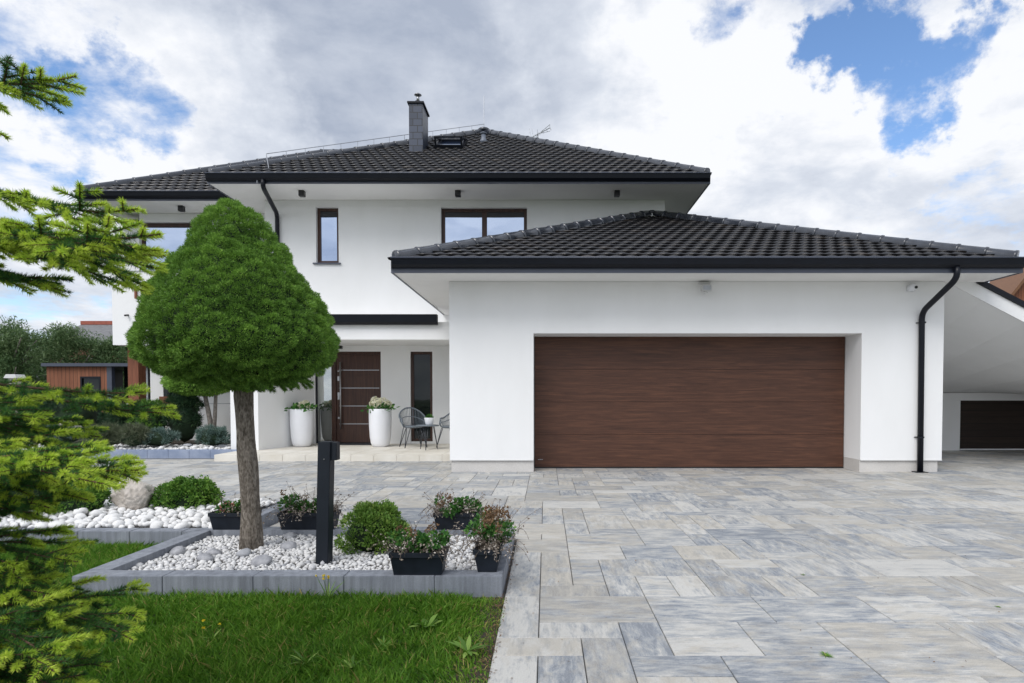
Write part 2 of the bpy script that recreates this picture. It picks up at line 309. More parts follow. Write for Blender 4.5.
# ------------------------------------------------------------ mesh helpers
def wloc(p):
    v = Vector((0, 0, 0))
    while p is not None: v += p.location; p = p.parent
    return v
def finish(me, name, mat, parent, origin, smooth):
    ob = bpy.data.objects.new(name, me); COL.objects.link(ob)
    if parent is not None:
        ob.parent = parent; off = wloc(parent)
    else:
        off = Vector(origin) if origin is not None else Vector((0, 0, 0)); ob.location = off
    if off.length > 0: me.transform(Matrix.Translation(-off))
    mats = mat if isinstance(mat, (list, tuple)) else [mat]
    for m in mats: me.materials.append(M[m])
    if smooth: me.shade_smooth() if hasattr(me, 'shade_smooth') else None
    me.update(); return ob
class MB:
    def __init__(s): s.v = []; s.f = []; s.t = []
    def quad(s, *pts, tint=None):
        i = len(s.v); s.v += [tuple(p) for p in pts]; s.f.append(tuple(range(i, i + len(pts)))); s.t.append(tint); return s
    def box(s, x0, x1, y0, y1, z0, z1, bev=0):
        i = len(s.v)
        if bev:
            b = bev; X = (x0, x1); Yy = (y0, y1); Z = (z0, z1)
            bm = bmesh.new(); bmesh.ops.create_cube(bm, size=1)
            for q in bm.verts:
                q.co = Vector((X[q.co.x > 0], Yy[q.co.y > 0], Z[q.co.z > 0]))
            bmesh.ops.bevel(bm, geom=bm.edges[:], offset=b, segments=2, affect='EDGES')
            s.addbm(bm); return s
        s.v += [(x0, y0, z0), (x1, y0, z0), (x1, y1, z0), (x0, y1, z0), (x0, y0, z1), (x1, y0, z1), (x1, y1, z1), (x0, y1, z1)]
        for f in ((0, 3, 2, 1), (4, 5, 6, 7), (0, 1, 5, 4), (1, 2, 6, 5), (2, 3, 7, 6), (3, 0, 4, 7)):
            s.f.append(tuple(i + k for k in f)); s.t.append(None)
        return s
    def addbm(s, bm, mat=None):
        i = len(s.v); bm.verts.ensure_lookup_table()
        s.v += [tuple((mat @ q.co) if mat else q.co) for q in bm.verts]
        for f in bm.faces: s.f.append(tuple(i + q.index for q in f.verts)); s.t.append(None)
        bm.free(); return s
    def tube(s, pts, r, seg=8, caps=True):
        pts = [Vector(p) for p in pts]; n = len(pts); rr = r if isinstance(r, (list, tuple)) else [r] * n
        i0 = len(s.v); up = None
        for i, p in enumerate(pts):
            d = (pts[min(i + 1, n - 1)] - pts[max(i - 1, 0)]).normalized()
            if up is None: up = d.orthogonal().normalized()
            up = (up - d * up.dot(d)); up = up.normalized() if up.length > 1e-6 else d.orthogonal().normalized()
            w = d.cross(up)
            for k in range(seg):
                a = 2 * math.pi * k / seg; s.v.append(tuple(p + (up * math.cos(a) + w * math.sin(a)) * rr[i]))
        for i in range(n - 1):
            for k in range(seg):
                a = i0 + i * seg + k; b = i0 + i * seg + (k + 1) % seg
                s.f.append((a, b, b + seg, a + seg)); s.t.append(None)
        if caps:
            s.f.append(tuple(i0 + k for k in range(seg))[::-1]); s.t.append(None)
            s.f.append(tuple(i0 + (n - 1) * seg + k for k in range(seg))); s.t.append(None)
        return s
    def lathe(s, prof, c, seg=28, noise=0):
        i0 = len(s.v); n = len(prof)
        for (r, z) in prof:
            for k in range(seg):
                a = 2 * math.pi * k / seg; s.v.append((c[0] + r * math.cos(a), c[1] + r * math.sin(a), c[2] + z))
        for i in range(n - 1):
            for k in range(seg):
                a = i0 + i * seg + k; b = i0 + i * seg + (k + 1) % seg
                s.f.append((a, b, b + seg, a + seg)); s.t.append(None)
        s.f.append(tuple(i0 + k for k in range(seg))[::-1]); s.t.append(None)
        s.f.append(tuple(i0 + (n - 1) * seg + k for k in range(seg))); s.t.append(None)
        return s
    def prism(s, poly, axis, a0, a1):
        """poly in the two other axes (in order), extruded along axis"""
        i0 = len(s.v); n = len(poly)
        def mk(p, a):
            if axis == 0: return (a, p[0], p[1])
            if axis == 1: return (p[0], a, p[1])
            return (p[0], p[1], a)
        s.v += [mk(p, a0) for p in poly] + [mk(p, a1) for p in poly]
        for k in range(n):
            b = (k + 1) % n; s.f.append((i0 + k, i0 + b, i0 + n + b, i0 + n + k)); s.t.append(None)
        s.f.append(tuple(i0 + k for k in range(n))[::-1]); s.t.append(None); s.f.append(tuple(i0 + n + k for k in range(n))); s.t.append(None)
        return s
    def build(s, name, mat, parent=None, origin=None, smooth=False):
        me = bpy.data.meshes.new(name); me.from_pydata(s.v, [], s.f)
        if any(x is not None for x in s.t):
            at_ = me.color_attributes.new('tint', 'FLOAT_COLOR', 'CORNER'); k = 0; arr = np.ones((len(me.loops), 4), np.float32)
            for f, tt in zip(s.f, s.t):
                val = tt if tt is not None else .5
                arr[k:k + len(f), :3] = val; k += len(f)
            at_.data.foreach_set('color', arr.ravel())
        bm = bmesh.new(); bm.from_mesh(me); bmesh.ops.recalc_face_normals(bm, faces=bm.faces[:]); bm.to_mesh(me); bm.free()
        return finish(me, name, mat, parent, origin, smooth)
def npmesh(name, V, F, mat, parent=None, origin=None, tint=None, smooth=False):
    """V (n,3), F (m,k) all faces with k corners, tint per vertex"""
    me = bpy.data.meshes.new(name); V = np.asarray(V, np.float32); F = np.asarray(F, np.int32); m, k = F.shape
    me.vertices.add(len(V)); me.vertices.foreach_set('co', V.ravel())
    me.loops.add(m * k); me.loops.foreach_set('vertex_index', F.ravel())
    me.polygons.add(m); me.polygons.foreach_set('loop_start', np.arange(0, m * k, k, dtype=np.int32))
    me.polygons.foreach_set('loop_total', np.full(m, k, np.int32))
    me.update(calc_edges=True)
    if tint is not None:
        a = me.color_attributes.new('tint', 'FLOAT_COLOR', 'POINT'); arr = np.ones((len(V), 4), np.float32); arr[:, :3] = np.asarray(tint, np.float32)[:, None]
        a.data.foreach_set('color', arr.ravel())
    return finish(me, name, mat, parent, origin, smooth)
def unit(a): return a / np.maximum(np.linalg.norm(a, axis=-1, keepdims=True), 1e-9)
def randdir(n): return unit(rng.normal(size=(n, 3)))
def needles(P, D, L, W, T):
    """thin triangles from P along D"""
    n = len(P); side = unit(np.cross(D, randdir(n))) * (np.asarray(W).reshape(-1, 1) / 2)
    L = np.asarray(L).reshape(-1, 1)
    V = np.stack([P - side, P + side, P + D * L], 1).reshape(-1, 3)
    return V, np.arange(3 * n).reshape(-1, 3), np.repeat(T, 3)
def leaves(P, D, L, W, T, N=None):
    """rhombic leaves"""
    n = len(P); side = unit(np.cross(D, randdir(n) if N is None else N)) * (np.asarray(W).reshape(-1, 1) / 2); L = np.asarray(L).reshape(-1, 1)
    V = np.stack([P, P + D * L * .45 + side, P + D * L, P + D * L * .45 - side], 1).reshape(-1, 3)
    return V, np.arange(4 * n).reshape(-1, 4), np.repeat(T, 4)
def tag(o, label=None, cat=None, group=None, kind=None):
    for k, v in (('label', label), ('category', cat), ('group', group), ('kind', kind)):
        if v: o[k] = v
    return o
def thing(name, loc, label, cat, group=None):
    o = bpy.data.objects.new(name, None); COL.objects.link(o); o.location = loc; o.empty_display_size = .1
    return tag(o, label, cat, group)
def copy_tree(o, parent=None):
    c = o.copy(); COL.objects.link(c)
    if parent is not None: c.parent = parent
    for ch in list(o.children): copy_tree(ch, c)
    return c
def snoise(P, sc, seed=0):
    """cheap smooth pseudo noise on (n,3), -1..1"""
    r = np.random.default_rng(seed); out = np.zeros(len(P))
    for k in range(6):
        d = r.normal(size=3) * sc * (1 + .5 * k); out += np.sin(P @ d + r.uniform(0, 6.28)) / (1 + .4 * k)
    return out / 2.6

# ------------------------------------------------------------ key measures
GW = 9.30                     # garage wall plane
GX0, GX1 = at(449.5, 380, GW).x, at(943, 380, GW).x
GD = 9.80                     # garage door plane
OX0, OX1 = at(533.5, 400, GW).x, at(861, 400, GW).x
OZ = at(700, 333.3, GW).z
GE = 8.62                     # garage eave plane
GEX0, GEX1 = at(391, 272, GE).x, at(1023, 272, GE).x
GS = at(700, 272, GE).z       # garage soffit height
MW = 13.0; ME = 12.0          # main wall, main eave
MX0, MX1 = at(265, 230, MW).x, at(665, 200, MW).x
MEX0, MEX1 = at(207, 182, ME).x, at(710.4, 182, ME).x
MS = at(460, 183, ME).z
WW = 13.94; WE = 13.03        # left wing wall and eave
WEX0 = at(78, 197, WE).x; WX0 = WEX0 + .68
EW = 13.55                    # entrance wall
PF = 11.86                    # porch front
T0 = .115                     # terrace height
print('KEY', [round(x, 3) for x in (GX0, GX1, OX0, OX1, OZ, GEX0, GEX1, GS, MX0, MX1, MEX0, MEX1, MS, WEX0)])

# ------------------------------------------------------------ ground
def ground_z(x, y): return 0
m = MB(); m.quad((-300, -300, -.03), (300, -300, -.03), (300, 300, -.03), (-300, 300, -.03))
tag(m.build('ground', 'far_ground'), kind='structure')
m = MB(); m.quad((-14, -4, -.022), (16, -4, -.022), (16, 24, -.022), (-14, 24, -.022)); tag(m.build('paving_bed', 'joint_sand'), kind='structure')

# bed outlines
AX0, AX1, AY0, AY1 = -2.72, -.25, 3.47, 4.82      # bed round the clipped tree
BX0, BX1, BY0, BY1 = -7.2, -2.48, 4.66, 6.05      # bed of white stones
KW = .13
def lawn(x, y): return (x < -.24 and y < AY0 + .02) or (x < AX0 + .02 and y < BY0 + .02)
def paved(x, y):
    if lawn(x, y): return False
    if AX0 < x < AX1 - .02 and AY0 < y < AY1: return False
    if BX0 < x < BX1 and BY0 < y < BY1: return False
    if x < -6.2 and y > 11.6: return False
    if x < AX0 and y < BY0: return False
    if x > GX0 + .2 and GD + .1 < y < 22 and x < GX1 - .1: return False
    if x < GX0 and y > 11.2: return False
    return True
# slabs of several formats laid on a 0.2 m module
m = MB(); U = .2; X0, Y0 = -12.035, -1.0 + .05; NX, NY = 132, 84
occ = np.zeros((NX, NY), bool); uvs = []; tints = []
sizes = [(3, 2), (2, 3), (4, 2), (2, 4), (2, 2), (3, 3), (4, 3), (2, 1), (1, 2), (3, 1), (1, 3), (1, 1)]
wts = [5, 5, 4, 4, 3, 1.5, 1.5, 3, 3, 2, 2, .6]
def pv(x, y, xc, yc):
    """slabs are cut along the lawn edge"""
    return x, y
for j in range(NY):
    for i in range(NX):
        if not paved(X0 + (i + .5) * U, Y0 + (j + .5) * U): occ[i, j] = True
slots = []
def lay(i, j, cand):
    for (a, b) in cand:
        if i + a > NX or j + b > NY or occ[i:i + a, j:j + b].any(): continue
        occ[i:i + a, j:j + b] = True; slots.append((i, j, a, b)); return
cells = [(i, j) for i in range(NX) for j in range(NY)]; random.shuffle(cells)
for (i, j) in cells:
    if (i % 2, j % 2) in ((0, 0), (1, 0)) or random.random() < .25: lay(i, j, random.choices([(3, 2), (2, 3), (4, 2), (2, 4), (3, 3), (2, 2), (2, 1), (1, 2)], [6, 5, .7, .9, .2, 6, 3, 3], k=2))
for j in range(NY):
    for i in range(NX):
        if not occ[i, j]: lay(i, j, random.sample([(2, 2), (3, 2), (2, 3)], 3) + random.sample([(3, 1), (1, 3), (2, 1), (1, 2)], 4) + [(1, 1)])
if True:
    for (i, j, a, b) in slots:
        g = .0021; x0, x1, y0, y1 = X0 + i * U + g, X0 + (i + a) * U - g, Y0 + j * U + g, Y0 + (j + b) * U - g
        c = .003; dz = random.uniform(-.0012, .0012); tx = random.uniform(-.0012, .0012)
        z = lambda x, y: dz + tx * ((x - x0) / (x1 - x0) - .5)
        i0 = len(m.v)
        m.v += [(x0, y0, -.03), (x1, y0, -.03), (x1, y1, -.03), (x0, y1, -.03)]
        m.v += [(x0, y0, z(x0, 0) - c), (x1, y0, z(x1, 0) - c), (x1, y1, z(x1, 0) - c), (x0, y1, z(x0, 0) - c)]
        m.v += [(x0 + c, y0 + c, z(x0, 0)), (x1 - c, y0 + c, z(x1, 0)), (x1 - c, y1 - c, z(x1, 0)), (x0 + c, y1 - c, z(x0, 0))]
        fs = [(8, 9, 10, 11)] + [(k, (k + 1) % 4, (k + 1) % 4 + 4, k + 4) for k in range(4)] + [(k + 4, (k + 1) % 4 + 4, (k + 1) % 4 + 8, k + 8) for k in range(4)]
        long_x = (a > b) or (a == b and random.random() < .5)
        if random.random() < .1: long_x = not long_x
        ox, oy = random.uniform(0, 500), random.uniform(0, 500)
        for f in fs:
            m.f.append(tuple(i0 + k for k in f)); m.t.append(None)
            for k in f:
                vx, vy, _ = m.v[i0 + k]; uvs.append((vx + ox, vy + oy) if long_x else (vy + ox, vx + oy))
        r1, r2 = random.random() ** 1.0, random.random()
        if random.random() < .13: r1 = 1.25
        tints += [(r1, r2, random.random(), 1)] * (sum(len(f) for f in fs))
me = bpy.data.meshes.new('paving'); me.from_pydata(m.v, [], m.f)
ul = me.uv_layers.new(name='UVMap'); ul.data.foreach_set('uv', np.array(uvs, np.float32).ravel())
ca = me.color_attributes.new('tint', 'FLOAT_COLOR', 'CORNER'); ca.data.foreach_set('color', np.array(tints, np.float32).ravel())
pav = finish(me, 'paving', 'paving', None, None, False); tag(pav, kind='structure')

# lawn base + blades
m = MB(); m.quad((-14, -4, -.012), (-.237, -4, -.012), (-.237, AY0, -.012), (-14, AY0, -.012)); m.quad((-14, AY0, -.012), (AX0 + .05, AY0, -.012), (AX0 + .05, BY0 + .05, -.012), (-14, BY0 + .05, -.012))
tag(m.build('lawn_soil', 'soil'), kind='structure')
def grass_patch(n, x0, x1, y0, y1, keep):
    P = np.stack([rng.uniform(x0, x1, n), rng.uniform(y0, y1, n), np.full(n, -.015)], 1); P = P[keep(P)]
    return P
n = 250000
P = grass_patch(n, -4.6, -.225, 1.7, BY0, lambda p: ((p[:, 1] < AY0 - .005) | (p[:, 0] < AX0 - .005)) & (p[:, 0] > -1.02 * p[:, 1] - .3))
edge = np.clip((P[:, 0] + .48) / .25, 0, 1) + .45 * np.clip((P[:, 1] - 3.38) / .1, 0, 1) * (P[:, 0] > -1.0)
clump = snoise(P, 7, 3) * .5 + snoise(P, 22, 4) * .5
keep = rng.random(len(P)) > edge * .82 + .12 * (clump < -.5) - .1 * clump
P = P[keep]; clump = clump[keep]; edge = edge[keep]
hgt = (.030 + .045 * rng.random(len(P)) ** 2 + .018 * clump) * (1 - .5 * np.clip(edge, 0, 1)); hgt = np.clip(hgt, .014, .10)
lean = np.stack([snoise(P, 5, 11), snoise(P, 5, 12), np.zeros(len(P))], 1) * .35 + rng.normal(size=(len(P), 3)) * .42
D = unit(np.stack([lean[:, 0], lean[:, 1], np.ones(len(P))], 1))
D2 = unit(D + np.stack([lean[:, 0], lean[:, 1], np.full(len(P), -.1)], 1) * 1.1)
sd_ = unit(np.cross(D, randdir(len(P)))) * (.0013 + .0016 * rng.random((len(P), 1)))
mid = P + D * hgt[:, None] * .55; tip = mid + D2 * hgt[:, None] * .6
V = np.stack([P - sd_, P + sd_, mid + sd_ * .8, tip, mid - sd_ * .8], 1).reshape(-1, 3)
T = np.clip(.45 + .25 * clump + rng.normal(size=len(P)) * .2 + (rng.random(len(P)) < .05) * .6 + edge * .45 * (rng.random(len(P)) < .6), 0, 1)
tag(npmesh('lawn_grass', V, np.arange(5 * len(P)).reshape(-1, 5), 'grass_blade', tint=np.repeat(T, 5)), 'short green lawn in front of the kerbed stone bed', 'grass', kind='stuff')

# ------------------------------------------------------------ pebbles
bm = bmesh.new(); bmesh.ops.create_icosphere(bm, subdivisions=2, radius=1); ICOV = np.array([q.co[:] for q in bm.verts]); ICOF = np.array([[q.index for q in f.verts] for f in bm.faces]); bm.free()
bm = bmesh.new(); bmesh.ops.create_icosphere(bm, subdivisions=1, radius=1); ICO1V = np.array([q.co[:] for q in bm.verts]); ICO1F = np.array([[q.index for q in f.verts] for f in bm.faces]); bm.free()
def pebbles(name, P, S, tint, label, kind='stuff', mat='pebble', base=1):
    BV, BF = (ICO1V, ICO1F) if base == 1 else (ICOV, ICOF); n = len(P); k = len(BV)
    out = np.zeros((n, k, 3)); 
    for i in range(n):
        q = rng.normal(size=4); q /= np.linalg.norm(q); w, x, y, z = q
        Rm = np.array([[1 - 2 * (y * y + z * z), 2 * (x * y - z * w), 2 * (x * z + y * w)], [2 * (x * y + z * w), 1 - 2 * (x * x + z * z), 2 * (y * z - x * w)], [2 * (x * z - y * w), 2 * (y * z + x * w), 1 - 2 * (x * x + y * y)]])
        sc = np.array([1, rng.uniform(.78, 1), rng.uniform(.62, .9)]) * S[i]
        v = BV * (1 + .16 * np.sin(BV @ rng.normal(size=3) * 2.2 + rng.uniform(0, 6)))[:, None] * (1 + rng.normal(size=(k, 1)) * .045)
        v = (v * sc) @ Rm.T; v[:, 2] *= .8; out[i] = v + P[i]
    F = (BF[None] + (np.arange(n) * k)[:, None, None]).reshape(-1, 3)
    return tag(npmesh(name, out.reshape(-1, 3), F, mat, tint=np.repeat(tint, k), smooth=True), label, 'pebbles', kind=kind)
def scatter(n, x0, x1, y0, y1, z, r0, r1, tries=12):
    """loose packing without deep overlap"""
    pts = []; cell = {}; g = r1 * 2
    for _ in range(n * tries):
        if len(pts) >= n: break
        r = r0 + (r1 - r0) * random.random() ** 2.2; x = random.uniform(x0, x1); y = random.uniform(y0, y1); kx, ky = int(x // g), int(y // g); ok = True
        for a in (-1, 0, 1):
            for b in (-1, 0, 1):
                for (px, py, pr) in cell.get((kx + a, ky + b), ()):
                    if (px - x) ** 2 + (py - y) ** 2 < ((pr + r) * .72) ** 2: ok = False; break
                if not ok: break
            if not ok: break
        if ok: cell.setdefault((kx, ky), []).append((x, y, r)); pts.append((x, y, z + random.uniform(-.25, .35) * r, r))
    a = np.array(pts); return a[:, :3], a[:, 3]
ins = KW + .01
P, S = scatter(3600, AX0 + ins, AX1 - ins, AY0 + ins, AY1 - ins, .062, .012, .034)
tt = np.clip(.66 + rng.normal(size=len(S)) * .22 - .4 * (rng.random(len(S)) < .16), 0, 1)
pebbles('white_pebbles', P, S, tt, 'white and pale grey pebbles filling the bed round the clipped tree')
m = MB(); m.quad((AX0 + .1, AY0 + .1, .045), (AX1 - .1, AY0 + .1, .045), (AX1 - .1, AY1 - .1, .045), (AX0 + .1, AY1 - .1, .045)); tag(m.build('pebble_bed_base', 'mulch'), kind='structure')
P, S = scatter(1100, BX0 + 1.6, BX1 - ins, BY0 + ins, BY1 - ins, .085, .028, .062)
P[:, 2] += .05 * np.exp(-((P[:, 1] - 5.4) / .5) ** 2) + .015
tt = np.clip(.88 + rng.normal(size=len(S)) * .12, 0, 1)
pebbles('white_cobbles', P, S, tt, 'large white cobbles in the bed around the beige boulder', base=2)
m = MB(); m.quad((BX0 + .1, BY0 + .1, .06), (BX1 - .1, BY0 + .1, .06), (BX1 - .1, BY1 - .1, .06), (BX0 + .1, BY1 - .1, .06)); tag(m.build('cobble_bed_base', 'mulch'), kind='structure')
# darker bigger stones lying among the pebbles
def rock(name, c, size, mat, label, cat, seed, group=None, sub=3, rough=.1, cut=True):
    bm = bmesh.new(); bmesh.ops.create_icosphere(bm, subdivisions=sub, radius=1); V = np.array([q.co[:] for q in bm.verts]); r = np.random.default_rng(seed)
    for k in range(9 if cut else 4):
        d = unit(r.normal(size=3)); h = r.uniform(.55, .85); over = V @ d - h; V = V - np.where(over > 0, over, 0)[:, None] * d * .92
    V = V * (1 + snoise(V, 3, seed) * rough * .35 + np.abs(snoise(V, 7, seed + 1)) * rough * .25 - np.abs(snoise(V, 16, seed + 2)) * rough * .12)[:, None] * np.array(size)
    a = r.uniform(0, 6.28); cr_, sr_ = math.cos(a) , math.sin(a)
    for q, p in zip(bm.verts, V): q.co = Vector(p)
    mb = MB(); mb.addbm(bm, Matrix.Translation(Vector(c))); o = mb.build(name, mat, None, c, smooth=True)
    return tag(o, label, cat, group)
for i, (px, py, w, lab) in enumerate(((205, 559, .052, 'grey stone left of the trunk nearest the front kerb'), (214, 553, .05, 'blue grey stone left of the trunk among the pebbles'),
        (178, 552, .06, 'dark grey stone in the left corner of the pebble bed'), (262, 562, .065, 'flat bluish stone in front of the trunk base'), (289, 547, .055, 'grey stone right of the trunk'), (289, 536, .05, 'pale grey stone behind the others right of the trunk'))):
    p = gnd(px, py, .075); rock('stone', p, (w * 1.15, w * .95, w * .75), 'grey_stone', lab, 'stone', 30 + i, None, 2, .12)
p = gnd(244, 553, .08); rock('stone', p, (.055, .05, .035), 'pebble', 'cream stone leaning on the foot of the clipped tree trunk', 'stone', 44, None, 2, .06, False)
p = at(131, 500, 5.35); rock('boulder', (p.x, 5.4, .20), (.19, .16, .19), 'boulder_stone', 'beige rough boulder on the white cobbles beside the round box bush', 'boulder', 5, sub=5, rough=.5)
p = at(148, 512, 5.45); rock('boulder', (p.x, 5.55, .15), (.10, .10, .12), 'boulder_stone', 'small brown boulder between the beige boulder and the round bush', 'boulder', 9, sub=4, rough=.2)

# kerbs: blocks butted end to end
def edging(name, x0, x1, y0, y1, h, label, mat='kerb_concrete', blk=.52, w=KW):
    m = MB(); b = .0025
    def run(a0, a1, fn):
        a = a0
        while a < a1 - .01:
            e_ = min(a + blk, a1)
            if a1 - e_ < .12: e_ = a1
            fn(a + .0015, e_ - .0015); a = e_
    jit = lambda: random.uniform(-.0015, .0015)
    run(x0, x1, lambda a, c: m.box(a, c, y0 + jit(), y0 + w, -.05, h + jit(), b))
    run(x0, x1, lambda a, c: m.box(a, c, y1 - w, y1, -.05, h + jit(), b))
    run(y0 + w + .001, y1 - w - .001, lambda a, c: m.box(x0, x0 + w, a, c, -.05, h + jit(), b))
    run(y0 + w + .001, y1 - w - .001, lambda a, c: m.box(x1 - w, x1, a, c, -.05, h + jit(), b))
    return tag(m.build(name, mat, None, ((x0 + x1) / 2, (y0 + y1) / 2, 0)), label, 'kerb')
KH = .108
edging('bed_kerb', AX0, AX1, AY0, AY1, KH, 'grey concrete kerb framing the pebble bed of the clipped tree')
edging('bed_kerb', BX0, BX1 - .005, BY0 - .02 + .0, BY1, KH - .004, 'grey concrete kerb framing the bed of large white cobbles') if False else None
m = MB(); a = BX0
while a < AX0 - .02:
    e_ = min(a + .4, AX0 - .002); m.box(a + .001, e_ - .001, BY0, BY0 + KW, -.05, KH - .003 + random.uniform(-.001, .001), .004); a = e_
a = BX0
while a < BX1 - .02:
    e_ = min(a + .4, BX1); m.box(a + .001, e_ - .001, BY1 - KW, BY1, -.05, KH - .003, .004); a = e_
a = AY1 + .002
while a < BY1 - KW - .02:
    e_ = min(a + .4, BY1 - KW - .002); m.box(BX1 - KW, BX1, a, e_ - .001, -.05, KH - .003, .004); a = e_
tag(m.build('bed_kerb', 'kerb_concrete', None, (-4.5, 5.3, 0)), 'grey concrete kerb framing the bed of large white cobbles', 'kerb')

# ------------------------------------------------------------ HOUSE
house = thing('house', (GX0 + 2, GW, 0), 'white two storey house with dark hipped tile roofs and attached garage', 'house')
def part(mb, name, mat, parent=None, smooth=False, label=None):
    o = mb.build(name, mat, parent or house, smooth=smooth)
    if label: o['label'] = label
    return o
PH = .185
# garage walls
m = MB(); th = GD + .06 - GW
m.box(GX0, OX0, GW, GD + .06, PH, GS - .003); m.box(OX1, GX1, GW, GD + .06, PH, GS - .003); m.box(OX0, OX1, GW, GD + .06, OZ, GS - .003)
m.box(GX0, GX0 + .3, GD + .06, MW + .3, PH, GS - .003); m.box(GX1 - .3, GX1, GD + .06, 16.5, PH, GS - .003)
m.box(GX0 + .3, GX1 - .3, 16.2, 16.5, 0, GS - .003)
part(m, 'garage_wall', 'plaster')
m = MB(); r_ = .022
m.box(GX0 + r_, OX0 - .0, GW + r_, GD + .06, -.03, PH); m.box(GX0 + r_, GX0 + .28, GD + .061, MW + .28, -.03, PH); part(m, 'plinth', 'plinth_stone')
m = MB(); m.box(OX1, GX1 - .05, GW + r_, GD + .06, -.03, PH); m.box(GX1 - .28, GX1 - .05, GD + .061, 16.4, -.03, PH)
part(m, 'plinth', 'plinth_stone')
m = MB(); m.box(GX0 - .003, OX0 - .002, GW - .008, GW + .01, PH - .012, PH + .002); part(m, 'drip_trim', 'white_plastic'); m = MB(); m.box(OX1 + .002, GX1 + .003, GW - .008, GW + .01, PH - .012, PH + .002); part(m, 'drip_trim', 'white_plastic')
# garage door of four wide sections
gd = MB(); DX0, DX1 = OX0 + .012, OX1 - .012; zb, zt = .02, OZ - .0
nsec = 4; hs = (OZ - zb) / nsec
m = MB()
for i in range(nsec): m.box(DX0, DX1, GD, GD + .045, zb + i * hs + .0013, zb + (i + 1) * hs - .0013, .0022)
gdo = part(m, 'garage_door', 'garage_wood')
m = MB(); m.box(OX0 + .001, OX1 - .001, GD + .046, GD + .058, 0, OZ - .001); m.box(DX0, DX1, GD - .004, GD + .04, -.005, .018); part(m, 'seal', 'black_plastic', gdo)
m = MB()
for k, (a, b) in enumerate(((0, .012), (.016, .024), (.028, .044), (.048, .056), (.060, .075))): m.box(DX0 + .05 + a, DX0 + .05 + b, GD - .004, GD + .001, .135, .147)
part(m, 'maker_badge', 'galvanised', gdo)

def eave_box(x0, x1, y0, y1, z, t=.17):
    """soffit slab with fascia board all round"""
    m = MB(); m.box(x0 + .02, x1 - .02, y0 + .02, y1 - .02, z, z + t * .6); part(m, 'soffit', 'soffit')
    f = MB(); h0, h1 = z - .012, z + .17
    f.box(x0, x1, y0, y0 + .02, h0, h1); f.box(x0, x0 + .02, y0 + .02, y1 - .02, h0, h1); f.box(x1 - .02, x1, y0 + .02, y1 - .02, h0, h1); f.box(x0, x1, y1 - .02, y1, h0, h1)
    part(f, 'fascia', 'fascia_metal')
def gutter(x0, x1, y0, y1, z, sides='flr', zlow=.045, hh=.125, wd=.13):
    """open trough along the eaves, mitred at the corners"""
    # outline in (offset outwards, height)
    pr = [(.003, zlow), (.055, zlow), (.095, zlow + .035), (wd, zlow + hh), (wd - .008, zlow + hh + .004), (.09, zlow + .05), (.05, zlow + .02), (.003, zlow + .02)]
    m = MB(); n = len(pr)
    segs = []
    if 'f' in sides: segs.append(((x0, y0, -1, -1), (x1, y0, 1, -1)))
    if 'l' in sides: segs.append(((x0, y0, -1, -1), (x0, y1, -1, 0)))
    if 'r' in sides: segs.append(((x1, y0, 1, -1), (x1, y1, 1, 0)))
    for A, B in segs:
        fl = 'l' not in sides and A[2] == -1; fr = 'r' not in sides and B[2] == 1
        i0 = len(m.v)
        for (o, h) in pr: m.v.append((A[0] + (0 if fl else A[2]) * o * -.25, A[1] + A[3] * o, z + h))
        for (o, h) in pr: m.v.append((B[0] + (0 if (fr and A[1] == B[1]) else B[2]) * o * -.25, B[1] + B[3] * o, z + h))
        for k in range(n):
            b = (k + 1) % n; m.f.append((i0 + k, i0 + b, i0 + n + b, i0 + n + k)); m.t.append(None)
        m.f.append(tuple(i0 + k for k in range(n))); m.t.append(None); m.f.append(tuple(i0 + n + k for k in range(n))); m.t.append(None)
    g = part(m, 'gutter', 'anthracite'); m = MB(); m.tube([(x0 + .022, y0 - wd, z + zlow + hh), (x1 - .022, y0 - wd, z + zlow + hh)], .011, 8); part(m, 'gutter_lip', 'fascia_metal', g, True); return g
def tiles(P0, U_, V_, ulen, vlen, clips, tw=.205, tl=.255, plain=False, u0=0):
    """tile field: P0 eave start, U_ along the eave, V_ up the slope"""
    U_ = Vector(U_).normalized(); V_ = Vector(V_).normalized(); N = U_.cross(V_).normalized()
    if N.z < 0: N = -N
    bm = bmesh.new(); lay = bm.loops.layers.float_color.new('tint')
    K = 6; prof = [0, .007, .012, .013, .010, .003, 0]
    nr = int(vlen / tl) + 1; nc = int(ulen / tw) + 2
    for r in range(nr):
        off = (r % 2) * tw * .5 - tw
        for c in range(nc):
            tint = min(1, max(0, random.gauss(.42, .28)))
            jit = random.uniform(-.004, .004); ju = random.uniform(-.003, .003)
            lo = []; hi = []; lip = []
            for k in range(K + 1):
                u = u0 + off + (c + k / K) * tw + ju; w = prof[k]
                p = P0 + U_ * u
                cv = -.030 * math.sin(math.pi * k / K)
                lo.append(bm.verts.new(p + V_ * (r * tl + cv + jit) + N * (w + .024)))
                hi.append(bm.verts.new(p + V_ * ((r + 1) * tl + .03) + N * (w + .001)))
                lip.append(bm.verts.new(p + V_ * (r * tl + cv + jit + .003) + N * (w - .0)))
            for k in range(K):
                for q in ((lo[k], lo[k + 1], hi[k + 1], hi[k]), (lip[k], lip[k + 1], lo[k + 1], lo[k])):
                    f = bm.faces.new(q); f.smooth = q[0] is lo[k]
                    for l in f.loops: l[lay] = (tint, tint, tint, 1)
    for co, no in clips:
        bmesh.ops.bisect_plane(bm, geom=bm.verts[:] + bm.edges[:] + bm.faces[:], plane_co=co, plane_no=no, clear_outer=True)
    return bm
